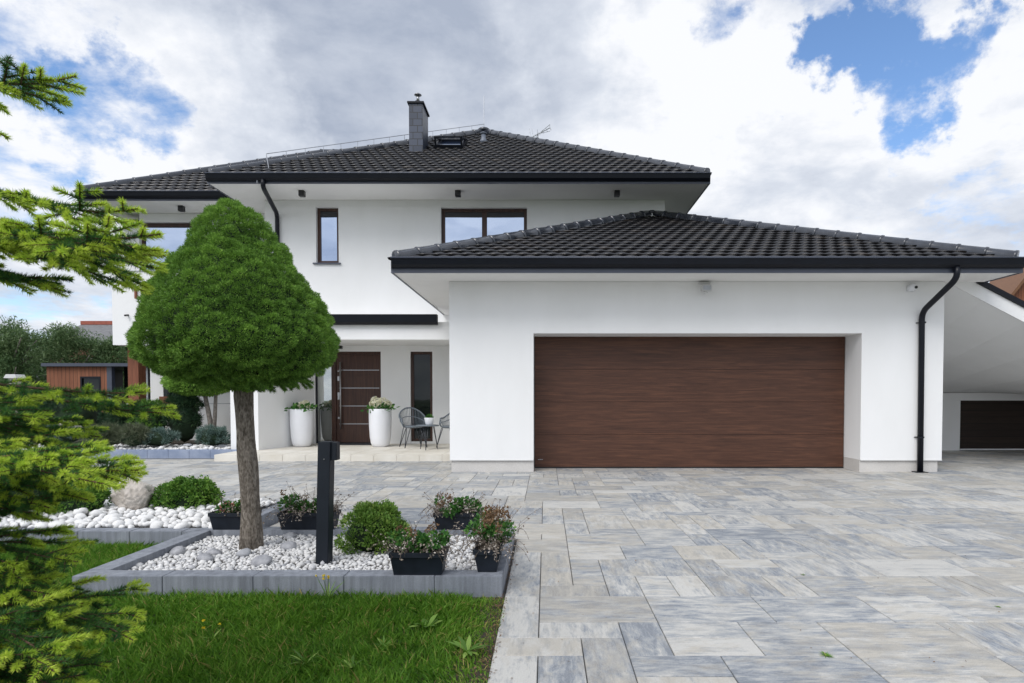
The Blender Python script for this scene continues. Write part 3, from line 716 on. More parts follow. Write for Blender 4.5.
def merge_tiles(bms, parent=None, name='roof'):
    me = bpy.data.meshes.new(name); big = bmesh.new()
    for b in bms:
        t_ = bpy.data.meshes.new('tmp'); b.to_mesh(t_); b.free(); big.from_mesh(t_); bpy.data.meshes.remove(t_)
    big.to_mesh(me); big.free()
    return finish(me, name, 'roof_tile', parent or house, None, False)
def hip(A, B, r0=.095, seg=.36):
    A, B = Vector(A), Vector(B); d = (B - A); L = d.length; d.normalize(); n = max(1, round(L / seg)); sg = L / n
    side = d.cross(Vector((0, 0, 1))).normalized(); up = side.cross(d).normalized(); m = MB(); K = 9
    for i in range(n):
        s0, s1 = i * sg - .03, (i + 1) * sg
        prof = [(s0, r0 * 1.06), (s0 + .03, r0 * 1.07), (s0 + .04, r0 * .98), (s1, r0 * .92)]
        i0 = len(m.v)
        for (s, r) in prof:
            for k in range(K):
                a = math.pi * (-.12 + 1.24 * k / (K - 1)); m.v.append(tuple(A + d * s + side * math.cos(a) * r * 1.05 + up * (math.sin(a) * r - .01)))
        for j in range(len(prof) - 1):
            for k in range(K - 1):
                q = i0 + j * K + k; m.f.append((q, q + 1, q + K + 1, q + K)); m.t.append(None)
        m.f.append(tuple(i0 + k for k in range(K))); m.t.append(None)
    if True:   # round end disc of the first tile
        pass
    return m
def hip_roof(x0, x1, y0, y1, ze, ax0, ax1, ay, az, parts='flrb'):
    """ridge from (ax0,ay) to (ax1,ay) at height az"""
    bms = []
    c = [Vector((x0, y0, ze)), Vector((x1, y0, ze)), Vector((x1, y1, ze)), Vector((x0, y1, ze))]
    R0, R1 = Vector((ax0, ay, az)), Vector((ax1, ay, az))
    def vplane(A, B, inside):
        d = B - A; n_ = Vector((d.y, -d.x, 0)).normalized()
        if n_.dot(inside - A) > 0: n_ = -n_
        return (A, n_)
    def face(A, B, top0, top1):
        mid = (A + B) / 2; cen = (A + B + top0 + top1) / 4
        U_ = (B - A); Vv = (top0 - A); Vv = Vv - U_.normalized() * Vv.dot(U_.normalized())
        cl = [vplane(A, top0, cen), vplane(B, top1, cen)]
        cl.append((top0, Vv.normalized()))
        return tiles(A, U_, Vv, U_.length, Vv.length, cl)
    if 'f' in parts: bms.append(face(c[0], c[1], R0, R1))
    if 'l' in parts: bms.append(face(c[3], c[0], R0, R0))
    if 'r' in parts: bms.append(face(c[1], c[2], R1, R1))
    if 'b' in parts: bms.append(face(c[2], c[3], R1, R0))
    return bms
# --- garage roof
GRZ = GS + .195; GCX = (GEX0 + GEX1) / 2
ap = at(651, 216, GE + 4.52); GAY = GE + 4.52; GAZ = ap.z; GAX = ap.x
eave_box(GEX0, GEX1, GE, 17.7, GS)
gutter(GEX0, GEX1, GE, 17.7, GS + .0, 'flr', .052, .125, .12)
o = merge_tiles(hip_roof(GEX0 + .01, GEX1 - .01, GE - .05, 17.7, GRZ - .03, GAX, GAX, GAY, GAZ))
for A in ((GEX0 + .08, GE + .06), (GEX1 - .08, GE + .06), (GEX0 + .03, 17.6), (GEX1 - .03, 17.6)):
    A3 = Vector((A[0], A[1], GRZ + .035)); mm = hip(A3, (GAX, GAY, GAZ + .05))
    part(mm, 'hip_tiles', 'ridge_tile', o, True)
m = MB(); m.lathe([(.15, 0), (.16, .05), (.12, .09), (.05, .12), (.03, .13)], (GAX, GAY, GAZ + .02), 14); part(m, 'ridge_cap', 'ridge_tile', o, True)
# --- main roof
MRZ = MS + .19; apx = at(484, 133.5, ME + 4.65); MAX_, MAY, MAZ = (MEX0 + MEX1) / 2, ME + 4.65, apx.z
MBACK = 21.3
MAX_ = apx.x
m = MB(); m.box(MX0, MX1, MW, 20.6, MS - .16 + .0, MS - .002); 
eave_box(MEX0, MEX1, ME, MBACK, MS); gutter(MEX0, MEX1, ME, MBACK, MS, 'flr', .03, .125, .12)
ro = merge_tiles(hip_roof(MEX0 + .01, MEX1 - .01, ME - .05, MBACK, MRZ - .03, MAX_, MAX_, MAY, MAZ))
for A in ((MEX0 + .07, ME + .06), (MEX1 - .07, ME + .06), (MEX0 + .03, MBACK - .05), (MEX1 - .03, MBACK - .05)):
    part(hip(Vector((A[0], A[1], MRZ + .035)), (MAX_, MAY, MAZ + .05)), 'hip_tiles', 'ridge_tile', ro, True)
m = MB(); m.lathe([(.16, 0), (.18, .05), (.14, .09), (.06, .12), (.03, .13)], (MAX_, MAY, MAZ + .03), 14); part(m, 'ridge_cap', 'ridge_tile', ro, True)
# --- left wing roof
wa = at(322, 154, WE + 3.74); WAX, WAY, WAZ = wa.x, WE + 3.74, wa.z; WBACK = WE + 7.48; WRZ = MRZ
m = MB(); m.box(WEX0 + .02, MEX0 + .6, WE + .02, WBACK, MS + .004, MS + .08); part(m, 'soffit', 'soffit')
m = MB(); m.box(WEX0, MEX0 - .001, WE, WE + .02, MS - .011, MS + .168); m.box(WEX0, WEX0 + .02, WE + .021, WBACK, MS - .012, MS + .17); part(m, 'fascia', 'fascia_metal')
gutter(WEX0, MEX0 - .002, WE, WBACK, MS, 'fl', .03, .125, .12)
wr = merge_tiles(hip_roof(WEX0 - .04, -1.5, WE - .05, WBACK, WRZ - .03, WAX, -1.5 - 3.0, WAY, WAZ, 'flb'))
part(hip(Vector((WEX0 + .03, WE + .03, WRZ + .035)), (WAX, WAY, WAZ + .04)), 'hip_tiles', 'ridge_tile', wr, True)
part(hip(Vector((WAX, WAY, WAZ + .04)), (-4.4, WAY, WAZ + .04)), 'hip_tiles', 'ridge_tile', wr, True)

# --- main walls with openings
def wall_with_holes(m, x0, x1, y0, y1, z0, z1, holes):
    """front wall slab; holes (xa, xb, za, zb) sorted in x"""
    x = x0
    for (a, b, c, d) in sorted(holes):
        m.box(x, a, y0, y1, z0, z1)
        if c > z0: m.box(a, b, y0, y1, z0, c)
        if d < z1: m.box(a, b, y0, y1, d, z1)
        x = b
    m.box(x, x1, y0, y1, z0, z1)
def hole(pxa, pxb, pya, pyb, Y):
    a = at(pxa, (pya + pyb) / 2, Y); b = at(pxb, (pya + pyb) / 2, Y); return (a.x, b.x, at(pxa, pyb, Y).z, at(pxa, pya, Y).z)
PZ = at(400, 339.5, PF).z         # porch beam underside
h1 = hole(316, 338.5, 207, 263, MW); h2 = hole(441, 527, 207.5, 262, MW)
m = MB(); wall_with_holes(m, MX0, MX1, MW, MW + .3, PZ + .12, MS - .14, [h1, h2])
m.box(MX0, MX1, MW + .012, MW + .3, MS - .14, MS - .002)                 # recessed frieze under the eaves
m.box(MX0, MX0 + .3, MW + .3, 20.6, PZ + .12, MS - .002); m.box(MX1 - .3, MX1, MW + .3, 20.6, 2.0, MS - .002); m.box(MX0 + .3, MX1 - .3, 20.3, 20.6, 0, MS - .002)
part(m, 'main_wall', 'plaster')
def window(h, Y, mullions=(), glassm='sky_glass', framem='frame_wood', fw=.065, sill=True, dark_top=0):
    x0, x1, z0, z1 = h; d = .09
    m = MB(); m.box(x0, x0 + fw, Y + d, Y + d + .07, z0, z1, .004); m.box(x1 - fw, x1, Y + d, Y + d + .07, z0, z1, .004)
    m.box(x0 + fw, x1 - fw, Y + d, Y + d + .07, z1 - fw, z1, .004); m.box(x0 + fw, x1 - fw, Y + d, Y + d + .07, z0, z0 + fw, .004)
    for mu in mullions: mx_ = x0 + (x1 - x0) * mu; m.box(mx_ - fw * .75, mx_ + fw * .75, Y + d - .004, Y + d + .068, z0 + fw, z1 - fw, .004)
    w = part(m, 'window', framem)
    g = MB(); g.box(x0 + fw * .6, x1 - fw * .6, Y + d + .03, Y + d + .045, z0 + fw * .6, z1 - fw * .6); part(g, 'pane', glassm, w)
    if dark_top:
        s = MB(); s.box(x0 + fw, x1 - fw, Y + d + .012, Y + d + .028, z1 - fw - dark_top, z1 - fw); part(s, 'blind_box', 'black_plastic', w)
    if sill:
        s = MB(); s.box(x0 - .06, x1 + .05, Y - .05, Y + d, z0 - .03, z0 - .002, .003); part(s, 'sill', 'fascia_metal', w)
    return w
window(h1, MW, (), dark_top=.10); window(h2, MW, (.5,), 'sky_glass', 'frame_wood', .07, True, .10)
# --- porch: beam, ceiling, entrance wall, tapered side wall
GX0s = GX0
bx0 = at(229.5, 345, PF).x; bx1 = GX0 - .002
BT = at(300, 322, PF).z
m = MB(); m.box(bx0, bx1, PF, PF + .25, PZ, BT); m.box(bx0, bx1, PF + .25, EW, PZ + .02, PZ + .12); m.box(bx0, bx1, PF + .25, MW - .002, PZ + .12, BT - .01)
part(m, 'porch_roof', 'plaster')
m = MB(); ge = at(437, 320, PF - .12).x; gz0, gz1 = at(400, 324.5, PF - .1).z, at(400, 314.5, PF - .1).z
m.prism([(PF - .01, gz0), (PF - .09, gz0), (PF - .13, gz0 + .05), (PF - .15, gz1), (PF - .01, gz1)], 0, bx0 - .05, ge)
m.box(bx0 - .04, ge - .01, PF - .009, PF + .05, BT + .001, gz1 - .03); part(m, 'gutter', 'anthracite', None, False, 'short dark gutter over the entrance porch')
sx1 = at(258, 400, PF).x; sx2 = at(314, 400, EW).x
m = MB(); m.prism([(bx0, PF + .002), (sx1, PF + .002), (sx2, EW), (bx0, EW)], 2, T0, PZ - .001); part(m, 'porch_side_wall', 'plaster')
fx = [at(p, 400, EW).x for p in (314, 331, 381, 410.5, 432.5)]
dz0, dz1 = T0 + .02, at(350, 351.5, EW).z; wz0 = at(420, 441.5, EW).z; wz1 = at(420, 351.5, EW).z
m = MB(); wall_with_holes(m, sx2 - .02, GX0 + .3, EW, EW + .25, T0, PZ + .1, [(fx[0] + .02, fx[2], T0, dz1), (fx[3], fx[4], wz0, wz1)]); part(m, 'entrance_wall', 'plaster')
m = MB(); m.box(fx[2] - .05 + .05, fx[2] + .0001, EW, EW + .01, T0, T0 + .01)
# sidelight
m = MB(); a, b = fx[0] + .02, fx[1]; m.box(a, a + .035, EW + .05, EW + .11, T0, dz1); m.box(a + .035, b, EW + .05, EW + .11, dz1 - .04, dz1); m.box(a + .035, b, EW + .05, EW + .11, T0, T0 + .04)
w = part(m, 'sidelight', 'anthracite'); m = MB(); m.box(a + .03, b, EW + .07, EW + .09, T0 + .035, dz1 - .035); part(m, 'pane', 'mirror_glass', w)
# door
m = MB(); a, b = fx[1] + .001, fx[2] - .001
m.box(a, a + .10, EW + .03, EW + .12, T0 + .012, dz1, .004); m.box(b - .045, b, EW + .03, EW + .12, T0 + .012, dz1, .004); m.box(a + .10, b - .045, EW + .03, EW + .12, dz1 - .06, dz1, .004)
m.box(a + .101, b - .046, EW + .06, EW + .115, T0 + .025, dz1 - .061, .004)
door = part(m, 'front_door', 'door_wood'); la, lb = a + .10, b - .045
m = MB()
for py in (370, 388, 406, 424): z = at(350, py, EW).z; m.box(la + .06, lb - .006, EW + .055, EW + .0605, z - .0065, z + .0065)
part(m, 'steel_strip', 'steel', door)
hx = at(340.5, 400, EW - .02).x; m = MB(); z1, z0 = at(340, 362, EW).z, at(340, 429, EW).z; m.tube([(hx, EW - .02, z0), (hx, EW - .02, z1)], .016, 10)
for z in (z0 + .12, z1 - .12): m.tube([(hx, EW - .02, z), (hx, EW + .062, z)], .010, 8)
part(m, 'handle', 'steel', door, True)
for py, hh in ((378.5, .10), (396, .16), (418, .04), (371, .02)):
    z = at(340, py, EW).z; m = MB(); m.box(la + .03, la + .075, EW + .048, EW + .0602, z - hh / 2, z + hh / 2, .003); part(m, 'lock_plate', 'steel', door)
m = MB(); m.box(a, b, EW - .03, EW + .05, T0 + .001, T0 + .014); part(m, 'threshold', 'steel', door)
m = MB(); m.box(la + .05, lb + .0, EW - .42, EW - .05, T0 + .002, T0 + .014, .004); tag(m.build('doormat', 'charcoal_matt', None, (la + .4, EW - .2, T0)), 'thin dark doormat at the foot of the brown front door', 'doormat')
window((fx[3], fx[4], wz0 + .0, wz1), EW - .03, (), 'dark_glass', 'frame_wood', .06, False)
# recessed wooden wall lamp by the door lintel
p = at(341, 346.5, EW - .05); m = MB(); m.box(p.x - .07, p.x + .02, EW - .09, EW - .001, p.z - .05, p.z + .05, .004); part(m, 'wall_lamp', 'black_plastic')
# --- left wing
h3 = hole(124, 193, 222, 262, WW); h3 = (h3[0], h3[1], at(150, 300, WW).z, h3[3])
m = MB(); wz = at(150, 345, 12.9).z
wall_with_holes(m, WX0, MX0 + .002, WW, WW + .3, wz, MS - .14, [h3]); m.box(WX0, MX0 + .002, WW + .012, WW + .3, MS - .14, MS - .002)
m.box(WX0, WX0 + .3, WW + .3, 19.8, 0, MS - .002); m.box(WX0 + .3, MX0 + .3, 19.5, 19.8, 0, MS - .002)
part(m, 'wing_wall', 'plaster'); window(h3, WW, (.22,), 'sky_glass', 'frame_wood', .085, False)
cb0, cb1 = at(112, 300, 12.9).x, MX0 + .0
ct_ = at(150, 271.5, 12.9).z
m = MB(); m.box(cb0, cb1 - .002, 12.9, 13.1, wz, ct_); m.box(cb0, cb0 + .2, 13.1, WW + .2, wz, ct_); m.box(cb0 + .2, cb1 - .002, 13.1, WW, wz, wz + .25)
m.box(MX0 - .0, MX0 + .2, MW - .0, MW + .01, wz, wz + .01)
balc = part(m, 'balcony', 'plaster')
m = MB(); m.box(cb0 - .015, cb1 - .004, 12.88, 13.12, ct_ + .001, ct_ + .018); m.box(cb0 - .015, cb0 + .22, 13.121, WW + .2, ct_ + .001, ct_ + .018); part(m, 'coping', 'galvanised', balc)
p = at(127.5, 315, 12.88); m = MB(); m.tube([(p.x, 12.9, p.z), (p.x + .0, 12.80, p.z - .02)], .02, 8); part(m, 'overflow_spout', 'black_plastic', balc)
p = at(136, 293, 12.88); m = MB(); m.box(p.x - .02, p.x + .02, 12.85, 12.899, p.z - .12, p.z + .1, .003); part(m, 'light_fitting', 'cedar_post', balc)
GY = 14.2
sz0, sz1 = at(160, 403.5, GY).z, at(160, 396.5, GY).z; gx = at(196, 400, GY).x; px_ = at(139, 400, GY).x
m = MB(); m.box(gx, bx0 - .0, GY, GY + .3, 0, wz + .05); m.box(px_ - .3, gx, GY, GY + .3, 0, sz0 - .001); part(m, 'ground_floor_wall', 'plaster')
pa, pb = at(128, 380, 13.2).x, at(138.5, 380, 13.2).x
m = MB(); m.box(pa + .05, gx - .001, GY - .03, GY + .2, sz0, sz1); m.box(pa, pb, 13.2, 13.45, 0, wz - .001); m.box(gx - .06, gx - .001, GY - .02, GY + .2, sz1 + .001, wz - .001); part(m, 'timber_cladding', 'cedar_post')
m = MB(); m.box(pa - .1, gx - .061, GY + .05, GY + .07, sz1 + .001, wz - .001); w = part(m, 'corner_glazing', 'dark_glass')
xx = (px_ + gx) / 2
for q in (px_ + .02, xx): m = MB(); m.box(q, q + .05, GY + .0, GY + .049, sz1 + .001, wz - .001); part(m, 'glazing_bar', 'anthracite', w)
m = MB(); m.box(gx + .02, bx0 - .01, GY - .012, GY - .001, at(200, 403.5, GY).z - .006, at(200, 403.5, GY).z + .006); part(m, 'drip_trim', 'galvanised')
m = MB(); m.box(bx0 - .001, sx2 - .03, EW + .001, EW + 2.0, T0, PZ + .11); part(m, 'inner_wall', 'plaster')

# --- terrace in front of the door
tf = gnd(400, 461.2, 0).y; txl = at(214, 456, tf).x
m = MB(); nx = 11; wx = (GX0 + .02 - txl) / nx
for i in range(nx):
    xa = txl + i * wx
    m.box(xa + .0015, xa + wx - .0015, tf, tf + .3, -.02, T0, .004)
for j in range(5):
    y0_ = tf + .3 + j * (EW + .2 - tf - .3) / 5; y1_ = tf + .3 + (j + 1) * (EW + .2 - tf - .3) / 5
    for i in range(nx):
        xa = txl + i * wx; m.box(xa + .0015, xa + wx - .0015, y0_ + .002, y1_ - .001, -.02, T0, .003)
tag(m.build('terrace', 'terrace_stone'), kind='structure')
# --- chimney
cz0 = at(416, 150, 14.2).z
chx0, chx1 = at(409, 130, 14.1).x, at(422.7, 130, 14.1).x; cy0, cy1 = 14.1, 14.75; cz1 = at(416, 103.5, 14.1).z; cz0 = cz1 - 1.9
m = MB(); m.box(chx0, chx1, cy0, cy1, cz0, cz1); ch = part(m, 'chimney', 'slate')
ul = ch.data.uv_layers.new(name='UVMap')
off = wloc(house)
for pl in ch.data.polygons:
    nn = pl.normal
    for li in pl.loop_indices:
        v = ch.data.vertices[ch.data.loops[li].vertex_index].co; ul.data[li].uv = (v.x, v.z) if abs(nn.y) > .5 else (v.y, v.z)
m = MB(); m.box(chx0 - .035, chx1 + .035, cy0 - .035, cy1 + .035, cz1 + .001, cz1 + .045, .006); part(m, 'chimney_cap', 'anthracite', ch)
fx_, fy_ = (chx0 + chx1) / 2 + .0, cy0 + .25
m = MB(); m.lathe([(.085, 0), (.085, .10), (.07, .12), (.05, .125)], (fx_, fy_, cz1 + .045), 16); part(m, 'flue', 'anthracite', ch, True)
m = MB(); m.lathe([(.035, .12), (.035, .26)], (fx_, fy_, cz1 + .045), 12); m.lathe([(.02, .25), (.085, .262), (.085, .272), (.05, .30), (.01, .315)], (fx_, fy_, cz1 + .045), 16)
part(m, 'cowl', 'steel', ch, True)
m = MB(); m.box(chx0 - .06, chx1 + .08, cy0 - .012, cy0 - .001, cz1 - 1.26, cz1 - 1.16); part(m, 'flashing', 'anthracite', ch)
# --- roof hatch: open roof window
def on_main(px, py):
    """point on the main front slope seen at a pixel"""
    k = (MAZ - (MRZ)) / (MAY - ME)
    lo, hi = ME, MAY + 2
    for _ in range(40):
        mid = (lo + hi) / 2; p = at(px, py, mid)
        if p.z > MRZ + k * (mid - ME): lo = mid
        else: hi = mid
    return at(px, py, lo)
k = (MAZ - MRZ) / (MAY - ME); ang = math.atan(k)
q0 = on_main(434.5, 149.5); q1 = on_main(464, 148)
m = MB()
sdx, sy, sz = q1.x - q0.x, math.cos(ang), math.sin(ang)
def slope_box(m, xa, xb, s0, s1, n0, n1, tilt=0):
    c = Vector((0, q0.y, q0.z)); V_ = Vector((0, math.cos(ang - tilt), math.sin(ang - tilt))); N_ = Vector((0, -math.sin(ang - tilt), math.cos(ang - tilt)))
    pts = [c + Vector((x, 0, 0)) + V_ * s + N_ * n for n in (n0, n1) for s in (s0, s1) for x in (xa, xb)]
    i = len(m.v); m.v += [tuple(p) for p in pts]
    for f in ((0, 1, 3, 2), (4, 6, 7, 5), (0, 4, 5, 1), (2, 3, 7, 6), (0, 2, 6, 4), (1, 5, 7, 3)): m.f.append(tuple(i + z for z in f)); m.t.append(None)
X_0, X_1 = q0.x, q1.x
slope_box(m, X_0, X_0 + .07, 0, .95, .0, .10); slope_box(m, X_1 - .07, X_1, 0, .95, .0, .10); slope_box(m, X_0 + .07, X_1 - .07, 0, .07, .0, .10); slope_box(m, X_0 + .07, X_1 - .07, .88, .95, .0, .10)
sk = part(m, 'roof_window', 'anthracite')
m = MB()
for xa in (X_0 + .0, X_1 - .06): slope_box(m, xa, xa + .06, .0, .95, .25, .285, .2)
slope_box(m, X_0 + .06, X_1 - .06, .0, .06, .25, .285, .2)
part(m, 'open_sash', 'anthracite', sk)
m = MB(); slope_box(m, X_0 + .07, X_1 - .07, .07, .88, .03, .045); part(m, 'pane', 'sky_glass', sk)
for xa in (X_0 + .01, X_1 - .05): m = MB(); slope_box(m, xa, xa + .04, .02, .06, .10, .26); part(m, 'stay', 'anthracite', sk)
# vent pipe
q = on_main(483.5, 142); m = MB(); m.lathe([(.10, -.05), (.08, .05), (.055, .08), (.055, .20)], q, 14); m.lathe([(.08, .20), (.08, .22), (.02, .25)], q, 14); part(m, 'roof_vent', 'slate_metal', None, True)
# lightning conductor: rod and wire held above the ridges
m = MB(); top = Vector((MAX_, MAY, MAZ + .15)); m.tube([top, top + Vector((0, 0, .85))], .008, 6)
A = Vector((MEX0 + .03, ME + .03, MRZ + .035)); B = Vector((MAX_, MAY, MAZ + .05)); n = 14; pts = [A.lerp(B, .16 + .84 * i / n) + Vector((0, 0, .20 - .03 * math.sin(i * 3.14))) for i in range(n + 1)]
w0 = at(257, 178, ME - .05); w1 = at(262, 170, ME + .1)
pts = [w0 + Vector((0, 0, -.1)), w0, w1 + Vector((0.05, .2, .06))] + pts
m.tube(pts, .008, 6)
for i in range(n + 1):
    p = A.lerp(B, .16 + .84 * i / n); m.tube([p + Vector((0, 0, .05)), p + Vector((0, 0, .2))], .006, 5)
C2 = Vector((MEX1, ME, MRZ + .035)); 
part(m, 'lightning_conductor', 'galvanised')
# tv antenna behind the right hip
ab = at(538, 138, 18.5); m = MB(); m.tube([(ab.x, 18.5, ab.z - 1.6), (ab.x, 18.5, ab.z + .15)], .014, 6)
b0 = Vector((ab.x - .18, 18.5, ab.z + .02)); b1 = Vector((ab.x + .36, 18.4, ab.z + .26)); m.tube([b0, b1], .012, 6)
for i in range(6):
    p = b0.lerp(b1, i / 5); h_ = .09 + .04 * i / 5; m.tube([p + Vector((.03, -.15, -h_)), p + Vector((-.02, .15, h_))], .008, 5)
for s in (-1, 1): m.tube([b1 + Vector((0, 0, .10 * s)), b0.lerp(b1, .4)], .008, 5)
m.tube([b1 + Vector((0, 0, .10)), b1 + Vector((0, 0, -.10))], .008, 5)
for q in (-.26, -.18): m.tube([(ab.x + q, 18.5, ab.z + .28), (ab.x + q + .05, 18.5, ab.z - .04)], .008, 5)
m.tube([(ab.x - .26, 18.5, ab.z + .28), (ab.x - .2, 18.5, ab.z - .04), (ab.x - .02, 18.5, ab.z + .02), (ab.x - .02, 18.5, ab.z + .25)], .008, 5); part(m, 'antenna', 'galvanised')
# downpipes
def pipe_curve(pts, n=8):
    out = []
    for i in range(1, len(pts) - 1):
        p0, p1, p2 = (Vector(p) for p in pts[i - 1:i + 2]); a = p1.lerp(p0, min(.5, .12 / (p1 - p0).length)); b = p1.lerp(p2, min(.5, .12 / (p2 - p1).length))
        if i == 1: out.append(Vector(pts[0]))
        for k in range(n + 1):
            t_ = k / n; out.append(a * (1 - t_) ** 2 + p1 * 2 * t_ * (1 - t_) + b * t_ ** 2)
    out.append(Vector(pts[-1])); return out
dx = at(921.5, 400, GW - .06).x; tp = at(957, 270, GE - .05); p1_ = at(956, 284, GE + .02); el = at(922, 312, GW - .055)
m = MB(); m.tube(pipe_curve([(tp.x, GE - .05, GS + .06), (tp.x, GE - .05, GS - .10), (el.x, GW - .055, el.z), (dx, GW - .055, .012)]), .042, 12)
dp = part(m, 'downpipe', 'anthracite', None, True)
for z in (at(921, 323, GW).z, at(921, 437, GW).z):
    m = MB(); m.lathe([(.043, -.012), (.049, -.011), (.049, .011), (.043, .012)], (dx, GW - .055, z), 14); m.box(dx - .07, dx + .07, GW - .02, GW - .001, z - .006, z + .006); part(m, 'pipe_clip', 'anthracite', dp)
m = MB(); m.box(dx - .09, dx + .09, GW - .12, GW + .02, .002, .012, .003); part(m, 'drain_collar', 'anthracite', dp)
m = MB(); tp = at(263, 182, ME - .05); ex = at(277, 214, MW - .06); m.tube(pipe_curve([(tp.x, ME - .05, MS + .05), (tp.x, ME - .05, MS - .10), (ex.x, MW - .055, ex.z), (ex.x, MW - .055, BT)]), .045, 12); part(m, 'downpipe', 'anthracite', None, True)
# small spot lamps under the eaves
for (px, py, Y, zc) in ((302, 191.5, ME + .45, MS), (458, 191.5, ME + .45, MS), (617, 191.5, ME + .45, MS), (181.5, 206.5, WE + .4, MS)):
    p = at(px, py, Y); m = MB(); m.box(p.x - .055, p.x + .055, Y - .055, Y + .055, MS - .115, MS - .001, .006); part(m, 'eave_spotlight', 'black_plastic')
# motion sensor and camera on the garage wall
p = at(704.5, 288, GW); m = MB(); m.box(p.x - .10, p.x + .08, GW - .06, GW - .001, GS - .045, GS - .02, .004); m.box(p.x - .025, p.x + .015, GW - .08, GW - .05, GS - .075, GS - .045, .003)
m.box(p.x - .075, p.x + .075, GW - .15, GW - .06, GS - .17, GS - .075, .01); s_ = part(m, 'floodlight', 'white_plastic'); m = MB(); m.box(p.x - .058, p.x + .058, GW - .154, GW - .1505, GS - .155, GS - .09); part(m, 'lens', 'galvanised', s_)
m = MB(); m.lathe([(.02, 0), (.028, .015), (.02, .03)], (p.x - .01, GW - .12, GS - .205), 12); part(m, 'sensor', 'white_plastic', s_, True)
p = at(911, 288, GW); m = MB(); bmx = bmesh.new(); bmesh.ops.create_uvsphere(bmx, u_segments=18, v_segments=10, radius=.055); m.addbm(bmx, Matrix.Translation((p.x, GW - .055, p.z))); m.tube([(p.x - .07, GW - .04, p.z - .01), (p.x + .0, GW - .04, p.z - .01)], .05, 14)
s_ = part(m, 'security_camera', 'white_ceramic', None, True); m = MB(); m.tube([(p.x + .008, GW - .07, p.z), (p.x + .012, GW - .118, p.z - .008)], .022, 12); part(m, 'lens', 'black_plastic', s_)

# ------------------------------------------------------------ carport to the right
cp = thing('carport', (8, 11, 0), 'white lean-to carport with sloping ceiling and dark timber back wall right of the garage', 'carport')
YF = 9.42
def fl(px, py): return at(px, py, YF)
a0, a1 = fl(968, 294), fl(1024, 323); sl_ = (a1.z - a0.z) / (a1.x - a0.x); x0 = GX1 + .004; x1 = 12.5
zl = lambda x: max(.9, a0.z + sl_ * (x - a0.x))
YB = 13.2; zbk = at(980, 393, YB).z
m = MB(); N_ = 10
z_end = max(zl(x1), .6)
for i in range(N_):
    for j in range(N_):
        def pt(u, v):
            x = x0 + (x1 - x0) * u; zf = zl(x); return (x, YF + (YB - YF) * v, zf * (1 - v) + zbk * v)
        m.quad(pt(i / N_, j / N_), pt((i + 1) / N_, j / N_), pt((i + 1) / N_, (j + 1) / N_), pt(i / N_, (j + 1) / N_))
part(m, 'ceiling', 'plaster', cp, True)
tz = .21
xm = 9.7; zm = zl(xm)
m = MB(); m.v = [(x0, YF - .03, zl(x0)), (xm, YF - .03, zm), (xm, YF - .03, zm + tz), (x0, YF - .03, zl(x0) + tz), (x0, YF + .1, zl(x0) + .002), (xm, YF + .1, zm + .002), (xm, YF + .1, zm + tz), (x0, YF + .1, zl(x0) + tz)]; m.f = [(0, 1, 2, 3), (4, 5, 6, 7), (0, 1, 5, 4), (3, 2, 6, 7), (0, 3, 7, 4), (1, 2, 6, 5)]; m.t = [None] * 6
part(m, 'barge_board', 'plaster', cp)
m = MB()
i = len(m.v); m.v += [(x0 + .0, YF - .06, zl(x0) + tz + .001), (xm, YF - .06, zm + tz + .001), (xm, YF - .06, zm + tz + .09), (x0, YF - .06, zl(x0) + tz + .09), (x0, YB + .3, 1.6 + .9), (x1, YB + .3, 1.6), (x1, YB + .3, 1.7), (x0, YB + .3, 2.6)]
for f in ((0, 1, 2, 3), (3, 2, 6, 7), (0, 4, 5, 1), (1, 5, 6, 2), (0, 3, 7, 4), (4, 7, 6, 5)): m.f.append(tuple(i + z for z in f)); m.t.append(None)
part(m, 'roof', 'anthracite', cp)
zb0 = at(980, 400.5, YB).z; pxx = at(957.5, 430, YB).x
m = MB(); m.box(x0, x1, YB - .1, YB + .2, zb0, zbk); m.box(x0, pxx, YB - .08, YB + .2, 0, zb0 - .001); m.box(x1, x1 + .2, YF + .4, YB + .3, 0, 1.2); part(m, 'back_wall', 'plaster', cp)
m = MB(); m.box(pxx + .001, x1, YB, YB + .1, .03, zb0 - .001); part(m, 'timber_gate', 'dark_gate_wood', cp)

# neighbour's timber gable beyond the carport
YN = 24; p = at(1030, 285, YN); nb = thing('neighbour_house', (p.x, YN, 0), 'brown timber gable of a neighbouring house past the carport roof', 'house')
g0 = at(1005, 297, YN).x; zb_ = at(1005, 297, YN).z; pk = at(1030, 266, YN); g1 = 2 * pk.x - g0; kk = (pk.z - zb_) / (pk.x - g0)
m = MB(); m.prism([(g0 + .25, 0), (g0 + .25, zb_ + .1), (pk.x, pk.z - .15), (g1 - .25, zb_ + .1), (g1 - .25, 0)], 1, YN, YN + 1.6); part(m, 'wall', 'cedar', nb)
m = MB(); m.prism([(g0, zb_ - .12), (pk.x, pk.z - .13), (g1, zb_ - .12), (g1, zb_ + .05), (pk.x, pk.z + .05), (g0, zb_ + .05)], 1, YN - .3, YN + 1.8); part(m, 'roof', 'oak_frame', nb)

